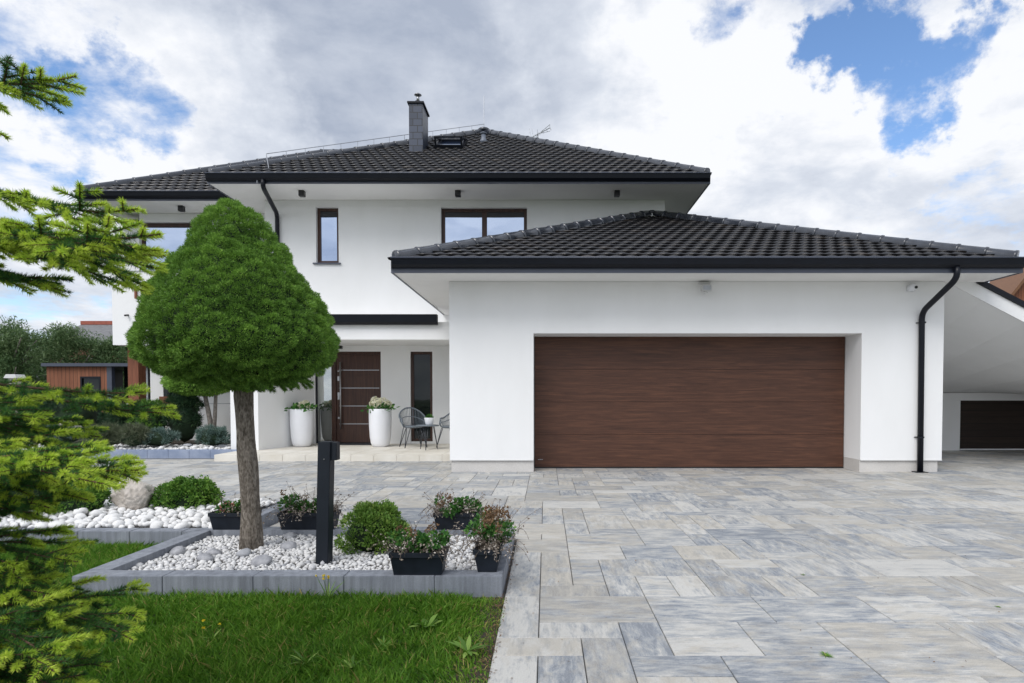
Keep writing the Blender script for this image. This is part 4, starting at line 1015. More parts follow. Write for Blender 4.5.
# ------------------------------------------------------------ porch things
def petal_cluster(P0, n, rad, L, W, up=.6):
    d = randdir(n); d[:, 2] = np.abs(d[:, 2]) * up + .1; d = unit(d); return P0 + d * rad * rng.uniform(.5, 1, (n, 1)), d
def tall_planter(px, py0, label, heads):
    b = gnd(px, py0, T0); rt = .235; H = .79
    t_ = thing('flower_planter', (b.x, b.y, T0), label, 'planter', 'tall white planters by the front door')
    prof = [(.13, 0), (.165, .015), (.195, .08), (.215, .2), (.228, .42), (.233, .62), (.230, H - .01), (.226, H), (.212, H), (.208, H - .06), (.0, H - .06)]
    m = MB(); m.lathe(prof, b, 40); part(m, 'pot', 'white_ceramic', t_, True)
    c = np.array(b) + (0, 0, H)
    n = 260; P = c + np.stack([rng.normal(size=n) * .11, rng.normal(size=n) * .11, rng.uniform(-.04, .07, n)], 1); D = unit(np.stack([P[:, 0] - c[0], P[:, 1] - c[1], np.full(n, .08)], 1) + rng.normal(size=(n, 3)) * .35)
    V, F, T = leaves(P, D, rng.uniform(.07, .13, n), rng.uniform(.04, .07, n), rng.random(n)); npmesh('foliage', V, F, 'geranium_leaf', t_, tint=T)
    vs, fs, ts = [], [], []; k = 0
    for (ox, oy, oz, r) in heads:
        c2 = c + (ox, oy, oz); n = 300; r *= 1.12; d = randdir(n); P = c2 + d * r; V, F, T = leaves(P, unit(d * .5 + randdir(n)), np.full(n, .03), np.full(n, .028), np.clip(rng.normal(.6, .25, n), 0, 1), d); vs.append(V); fs.append(F + k); ts.append(T); k += len(V)
    npmesh('blossom', np.concatenate(vs), np.concatenate(fs), 'pale_petal', t_, tint=np.concatenate(ts))
    return t_
tall_planter(302, 446.5, 'tall white planter with small pale flowers beside the mirrored sidelight', [(.03, -.08, .07, .06), (.12, -.03, .06, .055), (.05, .08, .1, .06), (-.1, .02, .05, .04)])
tall_planter(380.5, 446.5, 'tall white planter with large cream flower heads in front of the door\'s right edge', [(-.09, -.02, .15, .085), (.06, .0, .13, .085), (-.02, -.12, .09, .07), (.15, .04, .09, .06), (-.17, .05, .1, .05)])
# wicker tub chairs
def wicker_chair(loc, label):
    t_ = thing('wicker_chair', (0, 0, 0), label, 'chair', 'grey wicker chairs on the porch')
    m = MB(); n = 34; sr = .23
    # seat
    for k in range(1): m.lathe([(.0, .40), (.15, .40), (.20, .41), (.215, .43), (.20, .445), (.0, .43)], (0, 0, 0), 26)
    part(m, 'seat', 'wicker', t_, True)
    m = MB(); rim = []
    for i in range(n + 1):
        a = math.pi * (-.12 + 1.24 * i / n); back = max(0, math.sin(a)); r = .27 + .03 * back; z = .60 + .21 * back ** 1.5 - (.12 if i in (0, n) else 0)
        rim.append(Vector((math.cos(a) * r, math.sin(a) * r, z)))
    m.tube([Vector((rim[0].x * .85, rim[0].y * .9, .43))] + rim + [Vector((rim[-1].x * .85, rim[-1].y * .9, .43))], .015, 8)
    for i in range(1, n, 1):
        a = math.pi * (-.12 + 1.24 * i / n); m.tube([(math.cos(a) * .205, math.sin(a) * .205, .43), (math.cos(a) * .255, math.sin(a) * .255, .53), tuple(rim[i])], .0055, 5)
    mid_ = [Vector((r.x * .93, r.y * .93, .43 + (r.z - .43) * .52)) for r in rim]; m.tube(mid_, .008, 6)
    for i in range(0, 10): 
        a = math.pi * (-.12 + 1.24 * i / n)
    part(m, 'backrest', 'wicker', t_, True)
    for sx_ in (-1, 1):
        for sy_ in (-1, 1):
            m = MB(); f = Vector((sx_ * .23, sy_ * .21, 0)); m.tube([(sx_ * .17, sy_ * .12, .405), f], .0075, 6); m.tube([(sx_ * .10, sy_ * .15, .405), f], .0075, 6); part(m, 'leg', 'chair_metal', t_, True)
    return t_
ch1 = wicker_chair(None, 'whole grey wicker chair standing left of the small porch table')
p = gnd(412, 447.6, T0); ch1.location = (p.x, p.y + .12, T0); ch1.rotation_euler.z = R(28)
ch2 = copy_tree(ch1); p = gnd(452, 448, T0); ch2.location = (p.x - .02, p.y + .1, T0); ch2.rotation_euler.z = R(-38); ch2['label'] = 'grey wicker chair half hidden behind the garage corner'
p = gnd(428, 449.5, T0); tt_ = thing('side_table', (p.x, p.y, T0), 'small round grey table between the two wicker chairs', 'table')
m = MB(); m.lathe([(.0, .462), (.21, .462), (.225, .47), (.225, .485), (.0, .487)], p, 30); part(m, 'tabletop', 'wicker', tt_, True)
for k in range(3):
    a = k * 2.094 + .5; m = MB(); f = Vector((p.x + math.cos(a) * .2, p.y + math.sin(a) * .2, T0)); m.tube([(p.x + math.cos(a + .25) * .12, p.y + math.sin(a + .25) * .12, T0 + .465), f], .007, 6); m.tube([(p.x + math.cos(a - .25) * .12, p.y + math.sin(a - .25) * .12, T0 + .465), f], .007, 6); part(m, 'leg', 'chair_metal', tt_, True)
pt_ = thing('potted_plant', (p.x + .03, p.y, T0 + .488), 'little white pot with a green plant on the porch table', 'potted plant')
c_ = (p.x + .03, p.y, T0 + .488); m = MB(); m.lathe([(.065, 0), (.075, .02), (.10, .13), (.10, .14), (.085, .14), (.08, .11), (0, .11)], c_, 24); part(m, 'pot', 'white_ceramic', pt_, True)
n = 200; c2 = np.array(c_) + (0, 0, .13); d = randdir(n); d[:, 2] = abs(d[:, 2]); V, F, T = leaves(c2 + d * (.04, .04, .03), unit(d + .3 * randdir(n)), rng.uniform(.03, .07, n), np.full(n, .018), rng.random(n)); npmesh('foliage', V, F, 'geranium_leaf', pt_, tint=T)

# ------------------------------------------------------------ bollard lamp
bb_ = gnd(324, 563, .06); bl = thing('bollard_lamp', (bb_.x, bb_.y, .06), 'black square bollard lamp standing in the pebble bed', 'bollard lamp')
ztop = at(326, 441.5, bb_.y).z; bw = .040; txp = at(326.5, 442, bb_.y).x - bb_.x
m = MB(); bmx = bmesh.new(); bmesh.ops.create_cube(bmx, size=1)
for q in bmx.verts:
    top = q.co.z > 0; q.co = Vector((bb_.x + (txp if top else 0) + (bw if q.co.x > 0 else -bw), bb_.y + (.045 if q.co.y > 0 else -.045), ztop if top else .03))
bmesh.ops.bevel(bmx, geom=bmx.edges[:], offset=.003, segments=2, affect='EDGES'); m.addbm(bmx); part(m, 'post', 'charcoal_matt', bl)
hz = at(326, 460, bb_.y).z; xr = bb_.x + txp + bw; m = MB(); m.box(xr - .002, xr + .034, bb_.y - .03, bb_.y + .04, hz, ztop - .004, .003); part(m, 'lamp_head', 'charcoal_matt', bl)
m = MB(); m.tube([(bb_.x + txp, bb_.y - .044, hz + .01), (bb_.x + txp, bb_.y - .05, hz + .01)], .004, 8); part(m, 'screw', 'steel', bl)

# ------------------------------------------------------------ balcony boxes with half withered flowers
def flower_box(cx_, cy_, z, L, label, rot=0, dry=.4, h=.135, rust=.3, height=.12):
    t_ = thing('flower_box', (cx_, cy_, z), label, 'planter', 'black balcony boxes along the bed kerb'); w0, w1 = .055, .082
    m = MB(); l0, l1 = L / 2 - .022, L / 2
    v = [(-l0, -w0, .001), (l0, -w0, .001), (l0, w0, .001), (-l0, w0, .001), (-l1 + .006, -w1 + .008, h - .03), (l1 - .006, -w1 + .008, h - .03), (l1 - .006, w1 - .008, h - .03), (-l1 + .006, w1 - .008, h - .03),
         (-l1, -w1, h - .028), (l1, -w1, h - .028), (l1, w1, h - .028), (-l1, w1, h - .028), (-l1, -w1, h), (l1, -w1, h), (l1, w1, h), (-l1, w1, h),
         (-l1 + .01, -w1 + .01, h), (l1 - .01, -w1 + .01, h), (l1 - .01, w1 - .01, h), (-l1 + .01, w1 - .01, h), (-l1 + .012, -w1 + .012, h - .03), (l1 - .012, -w1 + .012, h - .03), (l1 - .012, w1 - .012, h - .03), (-l1 + .012, w1 - .012, h - .03)]
    cr_, sr_ = math.cos(rot), math.sin(rot); m.v = [(cx_ + x * cr_ - y * sr_, cy_ + x * sr_ + y * cr_, z + q) for x, y, q in v]
    m.f = [(3, 2, 1, 0)] + [(a + k, a + (k + 1) % 4, a + 4 + (k + 1) % 4, a + 4 + k) for a in (0, 4, 8, 12, 16) for k in range(4)]; m.t = [None] * len(m.f)
    part(m, 'box', 'planter_plastic', t_)
    m = MB(); m.v = [(cx_ + x * cr_ - y * sr_, cy_ + x * sr_ + y * cr_, z + q) for x, y, q in v[20:24]]; m.f = [(0, 1, 2, 3)]; m.t = [None]; part(m, 'compost', 'soil', t_)
    def loc(n, sx_=1, sy_=1):
        u = rng.uniform(-l1 * .95, l1 * .95, n) * sx_; w = rng.normal(size=n) * w1 * .6 * sy_
        return np.stack([cx_ + u * cr_ - w * sr_, cy_ + u * sr_ + w * cr_, np.full(n, z + h - .02)], 1)
    # leafy clumps
    k = int(13 * L / .35); C = loc(k); C[:, 2] += rng.uniform(.02, height * .8, k); rr = rng.uniform(.025, .05, k); vs, fs, ts = [], [], []; o_ = 0
    for c0, r0 in zip(C, rr):
        n = 75; d = randdir(n); P = c0 + d * r0 * rng.uniform(.4, 1, (n, 1)) * (1.1, 1.1, .9); V, F, T = leaves(P, unit(d + .6 * randdir(n) + (0, 0, .2)), rng.uniform(.016, .034, n), rng.uniform(.014, .026, n), np.clip(rng.normal(.5, .28, n), 0, 1)); vs.append(V); fs.append(F + o_); ts.append(T); o_ += len(V)
    npmesh('foliage', np.concatenate(vs), np.concatenate(fs), 'geranium_leaf', t_, tint=np.concatenate(ts))
    # dry stems with withered flowers: arching up and hanging over the rim
    ns = int(150 * dry * L / .35); mb = MB(); Ps, Ds = [], []
    S = loc(ns, 1.0, 1.1)
    for s in S:
        c0 = Vector(s); out = Vector((c0.x - cx_, c0.y - cy_, 0)); out = out.normalized() if out.length > .001 else Vector((1, 0, 0))
        dd = (out * random.uniform(.1, .9) + Vector((random.gauss(0, .45), random.gauss(0, .45), random.uniform(.8, 1.5)))).normalized(); l_ = random.uniform(.05, height * 1.25); pts = [c0]; hang = random.random() < .55
        for q in range(5):
            pts.append(pts[-1] + dd * l_ / 3.5); dd = (dd + Vector((0, 0, -.55 if hang else -.12))).normalized()
            for _ in range(2): Ps.append(tuple(pts[-1])); Ds.append(tuple(Vector((random.gauss(0, 1), random.gauss(0, 1), random.gauss(-.2, .8))).normalized()))
        mb.tube(pts, .0011, 3, False)
    part(mb, 'stems', 'dry_plant', t_); n = len(Ps); V, F, T = leaves(np.array(Ps), np.array(Ds), rng.uniform(.008, .022, n), rng.uniform(.006, .012, n), rng.random(n)); npmesh('withered_flowers', V, F, 'dry_plant', t_, tint=T)['kind'] = 'stuff'
    k = int(10 * rust * L / .35) + 1; C = loc(k); C[:, 2] += rng.uniform(height * .6, height * 1.25, k); vs, fs, ts = [], [], []; o_ = 0
    for c0 in C:
        n = 40; d = randdir(n); V, F, T = leaves(c0 + d * .014, unit(d + .5 * randdir(n)), rng.uniform(.010, .02, n), np.full(n, .011), rng.random(n)); vs.append(V); fs.append(F + o_); ts.append(T); o_ += len(V)
    npmesh('brown_seed_heads', np.concatenate(vs), np.concatenate(fs), 'rust_plant', t_, tint=np.concatenate(ts))['kind'] = 'stuff'; return t_
KZ = KH + .001
yb = AY1 - KW / 2; yf = AY0 + KW / 2
def bx_at(px0, px1, Y): a, b = at(px0, 520, Y).x, at(px1, 520, Y).x; return (a + b) / 2, b - a
c0, L0 = bx_at(208, 252, yb - .08); bx_a = flower_box(c0, yb, KZ, L0, 'short black balcony box with pink flowers, just left of the clipped tree trunk', 0, .25, .135, .2, .10)
n = 60; pp = np.array((c0 - .05, yb - .02, KZ + .17)); d = randdir(n); V, F, T = leaves(pp + d * (.05, .04, .03), unit(d), np.full(n, .018), np.full(n, .015), rng.random(n)); npmesh('pink_flowers', V, F, 'pink_petal', bx_a, tint=T)
c0, L0 = bx_at(277, 334, yb - .08); flower_box(c0, yb, KZ, L0, 'black balcony box between the clipped tree trunk and the bollard lamp', 0, .75, .135, .3, .15)
c0, L0 = bx_at(388, 444, yf - .08); flower_box(c0, yf + .01, KZ, L0, 'black balcony box on the front kerb next to the low green shrub', 0, .55, .135, .9, .13)
c0, L0 = bx_at(433, 478, yb - .08); flower_box(c0, yb, KZ, L0, 'black balcony box on the back kerb at the driveway corner', 0, .8, .135, .7, .12)
fb5 = flower_box(AX1 - KW / 2 - .03, AY0 + .30, KZ, .48, 'black balcony box set lengthways on the kerb beside the driveway', R(90), .7, .135, 2.2, .17)

# ------------------------------------------------------------ shrubs
def shrub(name, c, rad, n, Ls, Ws, mat, label, cat, clumps=40, seed=1, flat=.0, group=None, needle=False, core=True, coremat='crown_core', cr_=.22, up=.25, squash=1.0):
    r = np.random.default_rng(seed); c = np.array(c, float); rad = np.array(rad, float)
    t_ = thing(name, (c[0], c[1], c[2] - rad[2] * .8), label, cat, group)
    if core:
        V = ICOV * .80; V = V * (1 + snoise(V, 3, seed) * .12)[:, None]; npmesh('branches', c + V * rad, ICOF, coremat, t_, smooth=True)  # solid core under the leaves, coloured dark to paint the shade inside
    d = unit(r.normal(size=(clumps, 3))); d[:, 2] = np.where(d[:, 2] < -.4, -d[:, 2], d[:, 2]); C = c + d * rad * r.uniform(.70, .92, (clumps, 1)); k = n // clumps
    P = np.repeat(C, k, 0); dd = unit(r.normal(size=(len(P), 3)) + np.repeat(d, k, 0) * .9); cr0 = cr_ * rad.mean() * np.repeat(r.uniform(.7, 1.4, clumps), k)
    P = P + dd * (cr0 * r.uniform(.35, 1, len(P)))[:, None] * (1, 1, squash); D = unit(dd + r.normal(size=dd.shape) * .45 + (0, 0, up))
    T = np.clip(r.normal(.5, .22, len(P)) + np.repeat(r.normal(0, .14, clumps), k), 0, 1); fn = needles if needle else leaves
    V, F, T = fn(P, D, r.uniform(Ls * .6, Ls * 1.2, len(P)), r.uniform(Ws * .7, Ws * 1.2, len(P)), T); npmesh('foliage', V, F, mat, t_, tint=T); return t_
p = gnd(187, 515, .1); shrub('box_bush', (p.x - .09, p.y + .18, .205), (.275, .25, .185), 9000, .026, .016, 'box_leaf', 'round clipped green bush beside the beige boulder', 'bush', 110, 3)
p = gnd(366, 556, .06); shrub('spirea_bush', (p.x + .01, p.y + .17, .175), (.235, .20, .19), 9000, .026, .013, 'spirea_leaf', 'loose yellow green shrub between the bollard lamp and the front flower box', 'bush', 70, 4, cr_=.26)
p = gnd(60, 520, .1); shrub('low_bush', (p.x, p.y + .2, .22), (.28, .2, .16), 6000, .03, .012, 'box_leaf', 'low bush with yellow tips left of the beige boulder behind the fir branches', 'bush', 60, 5)
p = gnd(8, 520, .1); shrub('low_bush', (p.x, p.y + .25, .3), (.35, .25, .25), 6000, .03, .012, 'conifer_dark', 'dark low bush at the photo\'s left edge behind the fir branches', 'bush', 60, 6)

# ------------------------------------------------------------ clipped spruce on a stem
tb = gnd(250, 549, .06); TY = tb.y + .02
topi = thing('clipped_spruce_tree', (tb.x, TY, .05), 'clipped dome shaped spruce on a bare trunk in the pebble bed', 'tree')
cc = at(240, 340, TY); ctop = at(233, 204, TY); ttop = at(243, 378, TY)
m = MB(); nrm = 16; pts = []; rr = []
for i in range(nrm):
    t_ = i / (nrm - 1); z = .03 + (cc.z + .35 - .03) * t_; x = tb.x + (ttop.x - tb.x) * min(1, t_ * 1.25) + (cc.x - ttop.x) * max(0, t_ - .7)
    x += .006 * math.sin(t_ * 9); pts.append((x, TY + .004 * math.sin(t_ * 7), z)); rr.append(.065 - .009 * t_ + .016 * math.exp(-t_ * 14) + .003 * math.sin(t_ * 23))
m.tube(pts, rr, 26); trk = part(m, 'trunk', 'trunk_bark', topi, True)
# rough bark relief in the mesh
for v in trk.data.vertices:
    nn = v.normal; f = math.sin(v.co.z * 95 + 5 * math.sin(math.atan2(v.co.y, v.co.x) * 7)) * .0022 + random.gauss(0, .0018); v.co += nn * f
# crown outline: height (px y) against half width (px), symmetric about 231
prof_px = [(204, 3), (208, 12), (214, 21), (224, 31), (240, 43), (257, 55), (274, 69), (291, 81), (308, 91), (324, 98), (341, 105), (352, 102), (362, 94), (371, 80), (378, 60), (382, 35), (384, 8)]
pz = np.array([at(231, y, TY).z for y, w in prof_px])[::-1]; pw = np.array([w * .86 / FPX * TY for y, w in prof_px])[::-1]
def crown_pt(u, ang):  # outline turned about the stem
    """u along outline by arclength 0..1 (bottom..top)"""
    z = np.interp(u, sarc, pz); w = np.interp(u, sarc, pw)
    lob = 1 + .018 * np.sin(ang * 3 + 1) + .02 * np.sin(ang * 5 + z * 6) + .015 * np.sin(ang * 9 - z * 11)
    lean_ = (z - cc.z) / (ctop.z - cc.z) * (ctop.x - cc.x)
    return np.stack([cc.x + lean_ + np.cos(ang) * w * lob, TY + np.sin(ang) * w * lob, z], -1), z, w
sarc = np.concatenate([[0], np.cumsum(np.hypot(np.diff(pz), np.diff(pw)))]); sarc /= sarc[-1]
# core
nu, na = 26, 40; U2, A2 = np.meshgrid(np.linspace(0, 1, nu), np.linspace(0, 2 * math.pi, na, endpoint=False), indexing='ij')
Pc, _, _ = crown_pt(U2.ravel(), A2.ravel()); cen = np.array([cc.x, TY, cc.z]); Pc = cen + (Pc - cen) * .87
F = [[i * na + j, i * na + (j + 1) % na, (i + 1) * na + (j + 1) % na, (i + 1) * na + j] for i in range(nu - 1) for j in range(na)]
npmesh('shade_core', Pc, F, 'crown_core', topi, smooth=True)  # one closed shell; its dark colour stands in for shade between the shoots
# lumps of shoots
from mathutils import kdtree
def on_crown(n):
    u = rng.random(n * 4); u = u[rng.random(n * 4) < (np.interp(u, sarc, pw) / pw.max()) ** .9 + .04][:n]; a_ = rng.uniform(0, 2 * math.pi, len(u)); C, _, _ = crown_pt(u, a_)
    e1, _, _ = crown_pt(np.clip(u + .01, 0, 1), a_); e2, _, _ = crown_pt(u, a_ + .02); nv = unit(np.cross(e2 - C, e1 - C)); return C, np.where((np.sum(nv * (C - cen), 1) < 0)[:, None], -nv, nv)
# clumps: seeds a hand's width apart, each a small dome of shoots with a dark crease round it
Sd, Sn = on_crown(6000); keepi = []; kd0 = []
cellh = {}
for i_, p_ in enumerate(Sd):
    key = tuple((p_ // .085).astype(int)); ok = True
    for dx_ in (-1, 0, 1):
        for dy_ in (-1, 0, 1):
            for dz_ in (-1, 0, 1):
                for q_ in cellh.get((key[0] + dx_, key[1] + dy_, key[2] + dz_), ()):
                    if ((Sd[q_] - p_) ** 2 * (1, 1, 1.9)).sum() < .066 ** 2: ok = False
    if ok: cellh.setdefault(key, []).append(i_); keepi.append(i_)
Sd, Sn = Sd[keepi], Sn[keepi]; print('clumps', len(Sd)); Sz = rng.normal(0, 1, len(Sd)); sca = np.array((1, 1, 1.35))
kd = kdtree.KDTree(len(Sd))
for i_, p_ in enumerate(Sd): kd.insert(p_ * sca, i_)
kd.balance()
Pn, Nn = on_crown(330000); idx = np.empty(len(Pn), int); dst = np.empty(len(Pn))
for i_, p_ in enumerate(Pn * sca): _, idx[i_], dst[i_] = kd.find(p_)
dome = 1 - (dst / .052) ** 2; depth = rng.random(len(Pn)) ** 1.6
big = snoise(Pn * (1, 1, 1.5), 6, 21); topf = np.clip((Pn[:, 2] - pz.min()) / (pz.max() - pz.min()), 0, 1) ** 3
off_ = .030 * dome + .016 * Sz[idx] * .6 + .024 * big - .038 * depth - .010 * topf - .004
Pn = Pn + Nn * off_[:, None]; away = unit(Pn - (Sd[idx] - Sn[idx] * .045))
D = unit(away * .9 + rng.normal(size=Pn.shape) * .42 + (0, 0, .22)); T = np.clip(rng.normal(.44, .20, len(Pn)) + Sz[idx] * .09, 0, 1)
V, F, T = needles(Pn, D, rng.uniform(.012, .023, len(Pn)), rng.uniform(.0034, .0058, len(Pn)), T); npmesh('crown', V, F, 'spruce_leaf', topi, tint=T)
# loose lower twigs hanging right of the trunk
mb = MB(); vs, fs, ts = [], [], []; o_ = 0
for i in range(60):
    a = random.uniform(-1.7, .3); r0 = random.uniform(.05, .42); s = Vector((cc.x + math.cos(a) * r0 + .05, TY + math.sin(a) * r0 * .8, pz[0] + random.uniform(-.0, .05) )); e_ = s + Vector((math.cos(a) * .05 + random.gauss(.02, .03), math.sin(a) * .04, -random.uniform(.03, .06)));     n = 320; tpar = rng.random(n); P = np.array(s)[None] + (np.array(e_) - np.array(s))[None] * tpar[:, None] * 1.05; V, F, T = needles(P, unit(rng.normal(size=(n, 3)) + (0.3, 0, -.1)), rng.uniform(.014, .028, n), np.full(n, .0042), np.clip(rng.normal(.35, .2, n), 0, 1)); vs.append(V); fs.append(F + o_); ts.append(T); o_ += len(V)
npmesh('hanging_shoots', np.concatenate(vs), np.concatenate(fs), 'spruce_leaf', topi, tint=np.concatenate(ts))

# ------------------------------------------------------------ foreground fir
fir = thing('fir_tree', (-2.75, 1.9, 0), 'big fir with lime green shoot tips reaching in from the left edge', 'tree')
m = MB(); m.tube([(-2.75, 1.9, -.1), (-2.74, 1.9, 1), (-2.75, 1.9, 2.2), (-2.74, 1.9, 3.6)], [.11, .09, .065, .03], 14); part(m, 'trunk', 'trunk_bark', fir, True)
NP, ND, NL_, NWd, NT_ = [], [], [], [], []
def shoot(A, B, new, dens=1.0, curve=None):
    A, B = np.array(A), np.array(B); L = np.linalg.norm(B - A); d = (B - A) / max(L, 1e-6); n = max(8, int(L * (2900 if new else 2200) * dens)); t_ = rng.random(n)
    if new: t_ = t_ ** .9
    P = A + (B - A) * t_[:, None]; up = np.array([0, 0, 1.0]); s = np.cross(d, up); s = s / max(np.linalg.norm(s), 1e-6); u = np.cross(s, d); a = rng.uniform(-.35 * math.pi, 1.35 * math.pi, n)
    rad = s * np.cos(a)[:, None] + u * np.sin(a)[:, None]; fw = (.75 if new else .45) + .5 * t_ ** 3
    D = unit(rad + d * fw[:, None] + rng.normal(size=(n, 3)) * .10)
    l_ = rng.uniform(.014, .023, n) * (1.0 - .35 * t_ ** 4) * (1 if new else .95)
    NP.append(P); ND.append(D); NL_.append(l_); NWd.append(np.full(n, .0027 if new else .0023))
    base = rng.normal(.84 if new else .25, .10, n) + (random.gauss(0, .07)); 
    if new: base = base - .12 * (1 - t_)
    NT_.append(np.clip(base, 0, 1))
def branch(pts, fir_scale=1.0, parent=fir, tipnew=.8, droop=.42, start=.0, sidelen=.26, dens=1.0, step=.034):
    pts = [Vector(p) for p in pts]; fine = []
    for i in range(len(pts) - 1):
        n = max(2, int((pts[i + 1] - pts[i]).length / .04))
        for k in range(n): fine.append(pts[i].lerp(pts[i + 1], k / n))
    fine.append(pts[-1]); sm = fine[:]
    for _ in range(3): sm = [sm[0]] + [(sm[i - 1] + sm[i] * 2 + sm[i + 1]) / 4 for i in range(1, len(sm) - 1)] + [sm[-1]]
    Ltot = sum((sm[i + 1] - sm[i]).length for i in range(len(sm) - 1)); mb = MB(); n = len(sm)
    mb.tube(sm, [.007 * (1 - i / n) + .002 for i in range(n)], 6); acc = 0; nxt = start; side = 1; done = 0
    for i in range(n - 1):
        seg = (sm[i + 1] - sm[i]); dd = seg.normalized(); rem = Ltot - done
        shoot(sm[i], sm[i + 1], rem < .10 * fir_scale and tipnew > .3, dens * .9)
        done += seg.length
        while nxt < done:
            nxt += step * random.uniform(.8, 1.2)
            rem = Ltot - done; sl2 = min(sidelen * fir_scale, .05 + rem * .62) * random.uniform(.75, 1.15)
            sv = dd.cross(Vector((0, 0, 1))).normalized() * side; side *= -1
            d2 = (dd * random.uniform(.75, 1.05) + sv * random.uniform(.7, 1.0) + Vector((0, 0, random.uniform(-droop, .42)))).normalized(); s = sm[i]; e_ = s + d2 * sl2; new = random.random() < tipnew + .15; tl = min(sl2 * .6, random.uniform(.055, .085)); tp = e_ - d2 * tl
            mb.tube([s, e_], [.0035, .0015], 4)
            if sl2 > tl + .01: shoot(s, tp, False, dens)
            shoot(tp, e_, new, dens)
            if sl2 > .11:
                k = int(sl2 / .045)
                for q in range(k):
                    s3 = s.lerp(e_, (q + .7) / (k + .8)); r3 = sl2 * (1 - (q + .7) / (k + .8)); l3 = min(.10, .035 + r3 * .5) * random.uniform(.8, 1.2); sg = (1 if q % 2 else -1); sv3 = d2.cross(Vector((0, 0, 1))).normalized() * sg; d3 = (d2 * .9 + sv3 * .85 + Vector((0, 0, random.uniform(-.3, .1)))).normalized(); e3 = s3 + d3 * l3; mb.tube([s3, e3], [.0022, .0012], 4)
                    nw = random.random() < tipnew + .12
                    if nw: c3 = s3 + d3 * l3 * .45; shoot(s3, c3, False, dens); shoot(c3, e3, True, dens)
                    else: shoot(s3, e3, False, dens)
    part(mb, 'branch', 'twig_bark', parent, True)
A_ = lambda px, py, Y: at(px, py, Y)
TR = (-2.74, 1.9)
def limb(z, *pp, **k): branch([Vector((TR[0] + .4, TR[1], z))] + [A_(*q) for q in pp], **k)
# upper
limb(2.35, (-60, 75, 1.75), (0, 84, 1.7), (40, 86, 1.7), (76, 76, 1.68), sidelen=.20, tipnew=.55, start=.7)
limb(1.9, (-70, 170, 1.8), (0, 192, 1.75), (50, 204, 1.72), (95, 214, 1.7), (138, 209, 1.68), sidelen=.13, tipnew=.9, start=.65)
limb(1.8, (-60, 235, 1.7), (0, 240, 1.65), (60, 248, 1.62), (110, 252, 1.6), (165, 256, 1.58), sidelen=.30, tipnew=.9, start=.55)
limb(1.75, (-60, 210, 1.9), (0, 225, 1.9), (60, 245, 1.9), (110, 262, 1.88), (132, 285, 1.85), sidelen=.28, tipnew=.6, start=.6)
limb(1.6, (-60, 262, 1.75), (0, 272, 1.7), (35, 282, 1.68), (62, 291, 1.66), sidelen=.18, tipnew=.6, start=.7)
limb(2.2, (-50, 120, 1.9), (-8, 128, 1.9), (8, 138, 1.9), sidelen=.12, tipnew=.5, start=.85)
# middle
limb(1.4, (-60, 372, 1.9), (0, 385, 1.9), (60, 390, 1.88), (110, 394, 1.85), (146, 392, 1.84), sidelen=.09, tipnew=.7, start=.6)
limb(1.35, (-60, 380, 2.1), (0, 395, 2.1), (60, 400, 2.08), (120, 410, 2.05), (176, 414, 2.02), sidelen=.13, tipnew=.45, start=.6)
limb(1.2, (-60, 410, 1.9), (0, 425, 1.88), (40, 440, 1.86), (78, 452, 1.84), sidelen=.26, tipnew=.4, start=.5)
limb(1.1, (-60, 440, 1.75), (0, 456, 1.7), (60, 466, 1.66), (110, 472, 1.64), (140, 470, 1.62), sidelen=.30, tipnew=.75, start=.5)
limb(1.0, (-60, 470, 1.9), (0, 480, 1.85), (50, 490, 1.8), (88, 500, 1.78), sidelen=.30, tipnew=.6, start=.5)
# lower
limb(.85, (-70, 520, 1.9), (0, 545, 1.8), (40, 556, 1.75), (78, 562, 1.72), sidelen=.24, tipnew=.45, start=.5)
limb(.6, (-80, 590, 1.9), (-10, 600, 1.8), (40, 612, 1.75), (90, 618, 1.7), (133, 640, 1.66), sidelen=.28, tipnew=.4, start=.5)
limb(.5, (-80, 610, 1.7), (-10, 625, 1.55), (30, 640, 1.5), (58, 668, 1.48), sidelen=.30, tipnew=.4, start=.5)
limb(.4, (-80, 640, 1.8), (-10, 660, 1.7), (40, 680, 1.6), (85, 700, 1.56), sidelen=.30, tipnew=.3, start=.5)
limb(.7, (-90, 560, 2.0), (-20, 575, 2.0), (20, 588, 1.98), (70, 600, 1.95), sidelen=.30, tipnew=.25, start=.5)
for z_, pp in ((.75, ((-90, 590, 1.75), (-20, 585, 1.72), (30, 590, 1.7), (60, 596, 1.68))), (.45, ((-90, 640, 2.0), (-20, 630, 2.0), (40, 625, 1.98), (100, 632, 1.96))), (.3, ((-90, 690, 1.7), (-30, 680, 1.65), (10, 672, 1.62), (40, 690, 1.6))),
              (1.15, ((-60, 440, 2.1), (0, 435, 2.1), (50, 430, 2.08), (100, 437, 2.05))), (1.0, ((-70, 500, 1.8), (-10, 505, 1.75), (30, 500, 1.72), (50, 508, 1.7))), (1.25, ((-60, 405, 1.8), (-10, 408, 1.8), (20, 415, 1.8), (45, 420, 1.8))), (.9, ((-70, 470, 2.1), (0, 472, 2.1), (50, 478, 2.1), (85, 470, 2.1)))):
    limb(z_, *pp, sidelen=.26, tipnew=.5, start=.45)
limb(1.75, (-60, 225, 1.6), (0, 232, 1.55), (70, 240, 1.52), (120, 240, 1.5), (160, 234, 1.48), sidelen=.17, tipnew=.9, start=.6)
limb(.95, (-60, 455, 1.6), (0, 462, 1.5), (60, 475, 1.46), (105, 484, 1.44), sidelen=.24, tipnew=.8, start=.5)
limb(.5, (-80, 600, 1.9), (-10, 606, 1.85), (50, 606, 1.8), (84, 603, 1.78), sidelen=.20, tipnew=.5, start=.5)
limb(.35, (-80, 660, 1.6), (-10, 655, 1.5), (35, 655, 1.45), (55, 672, 1.42), sidelen=.24, tipnew=.5, start=.5)
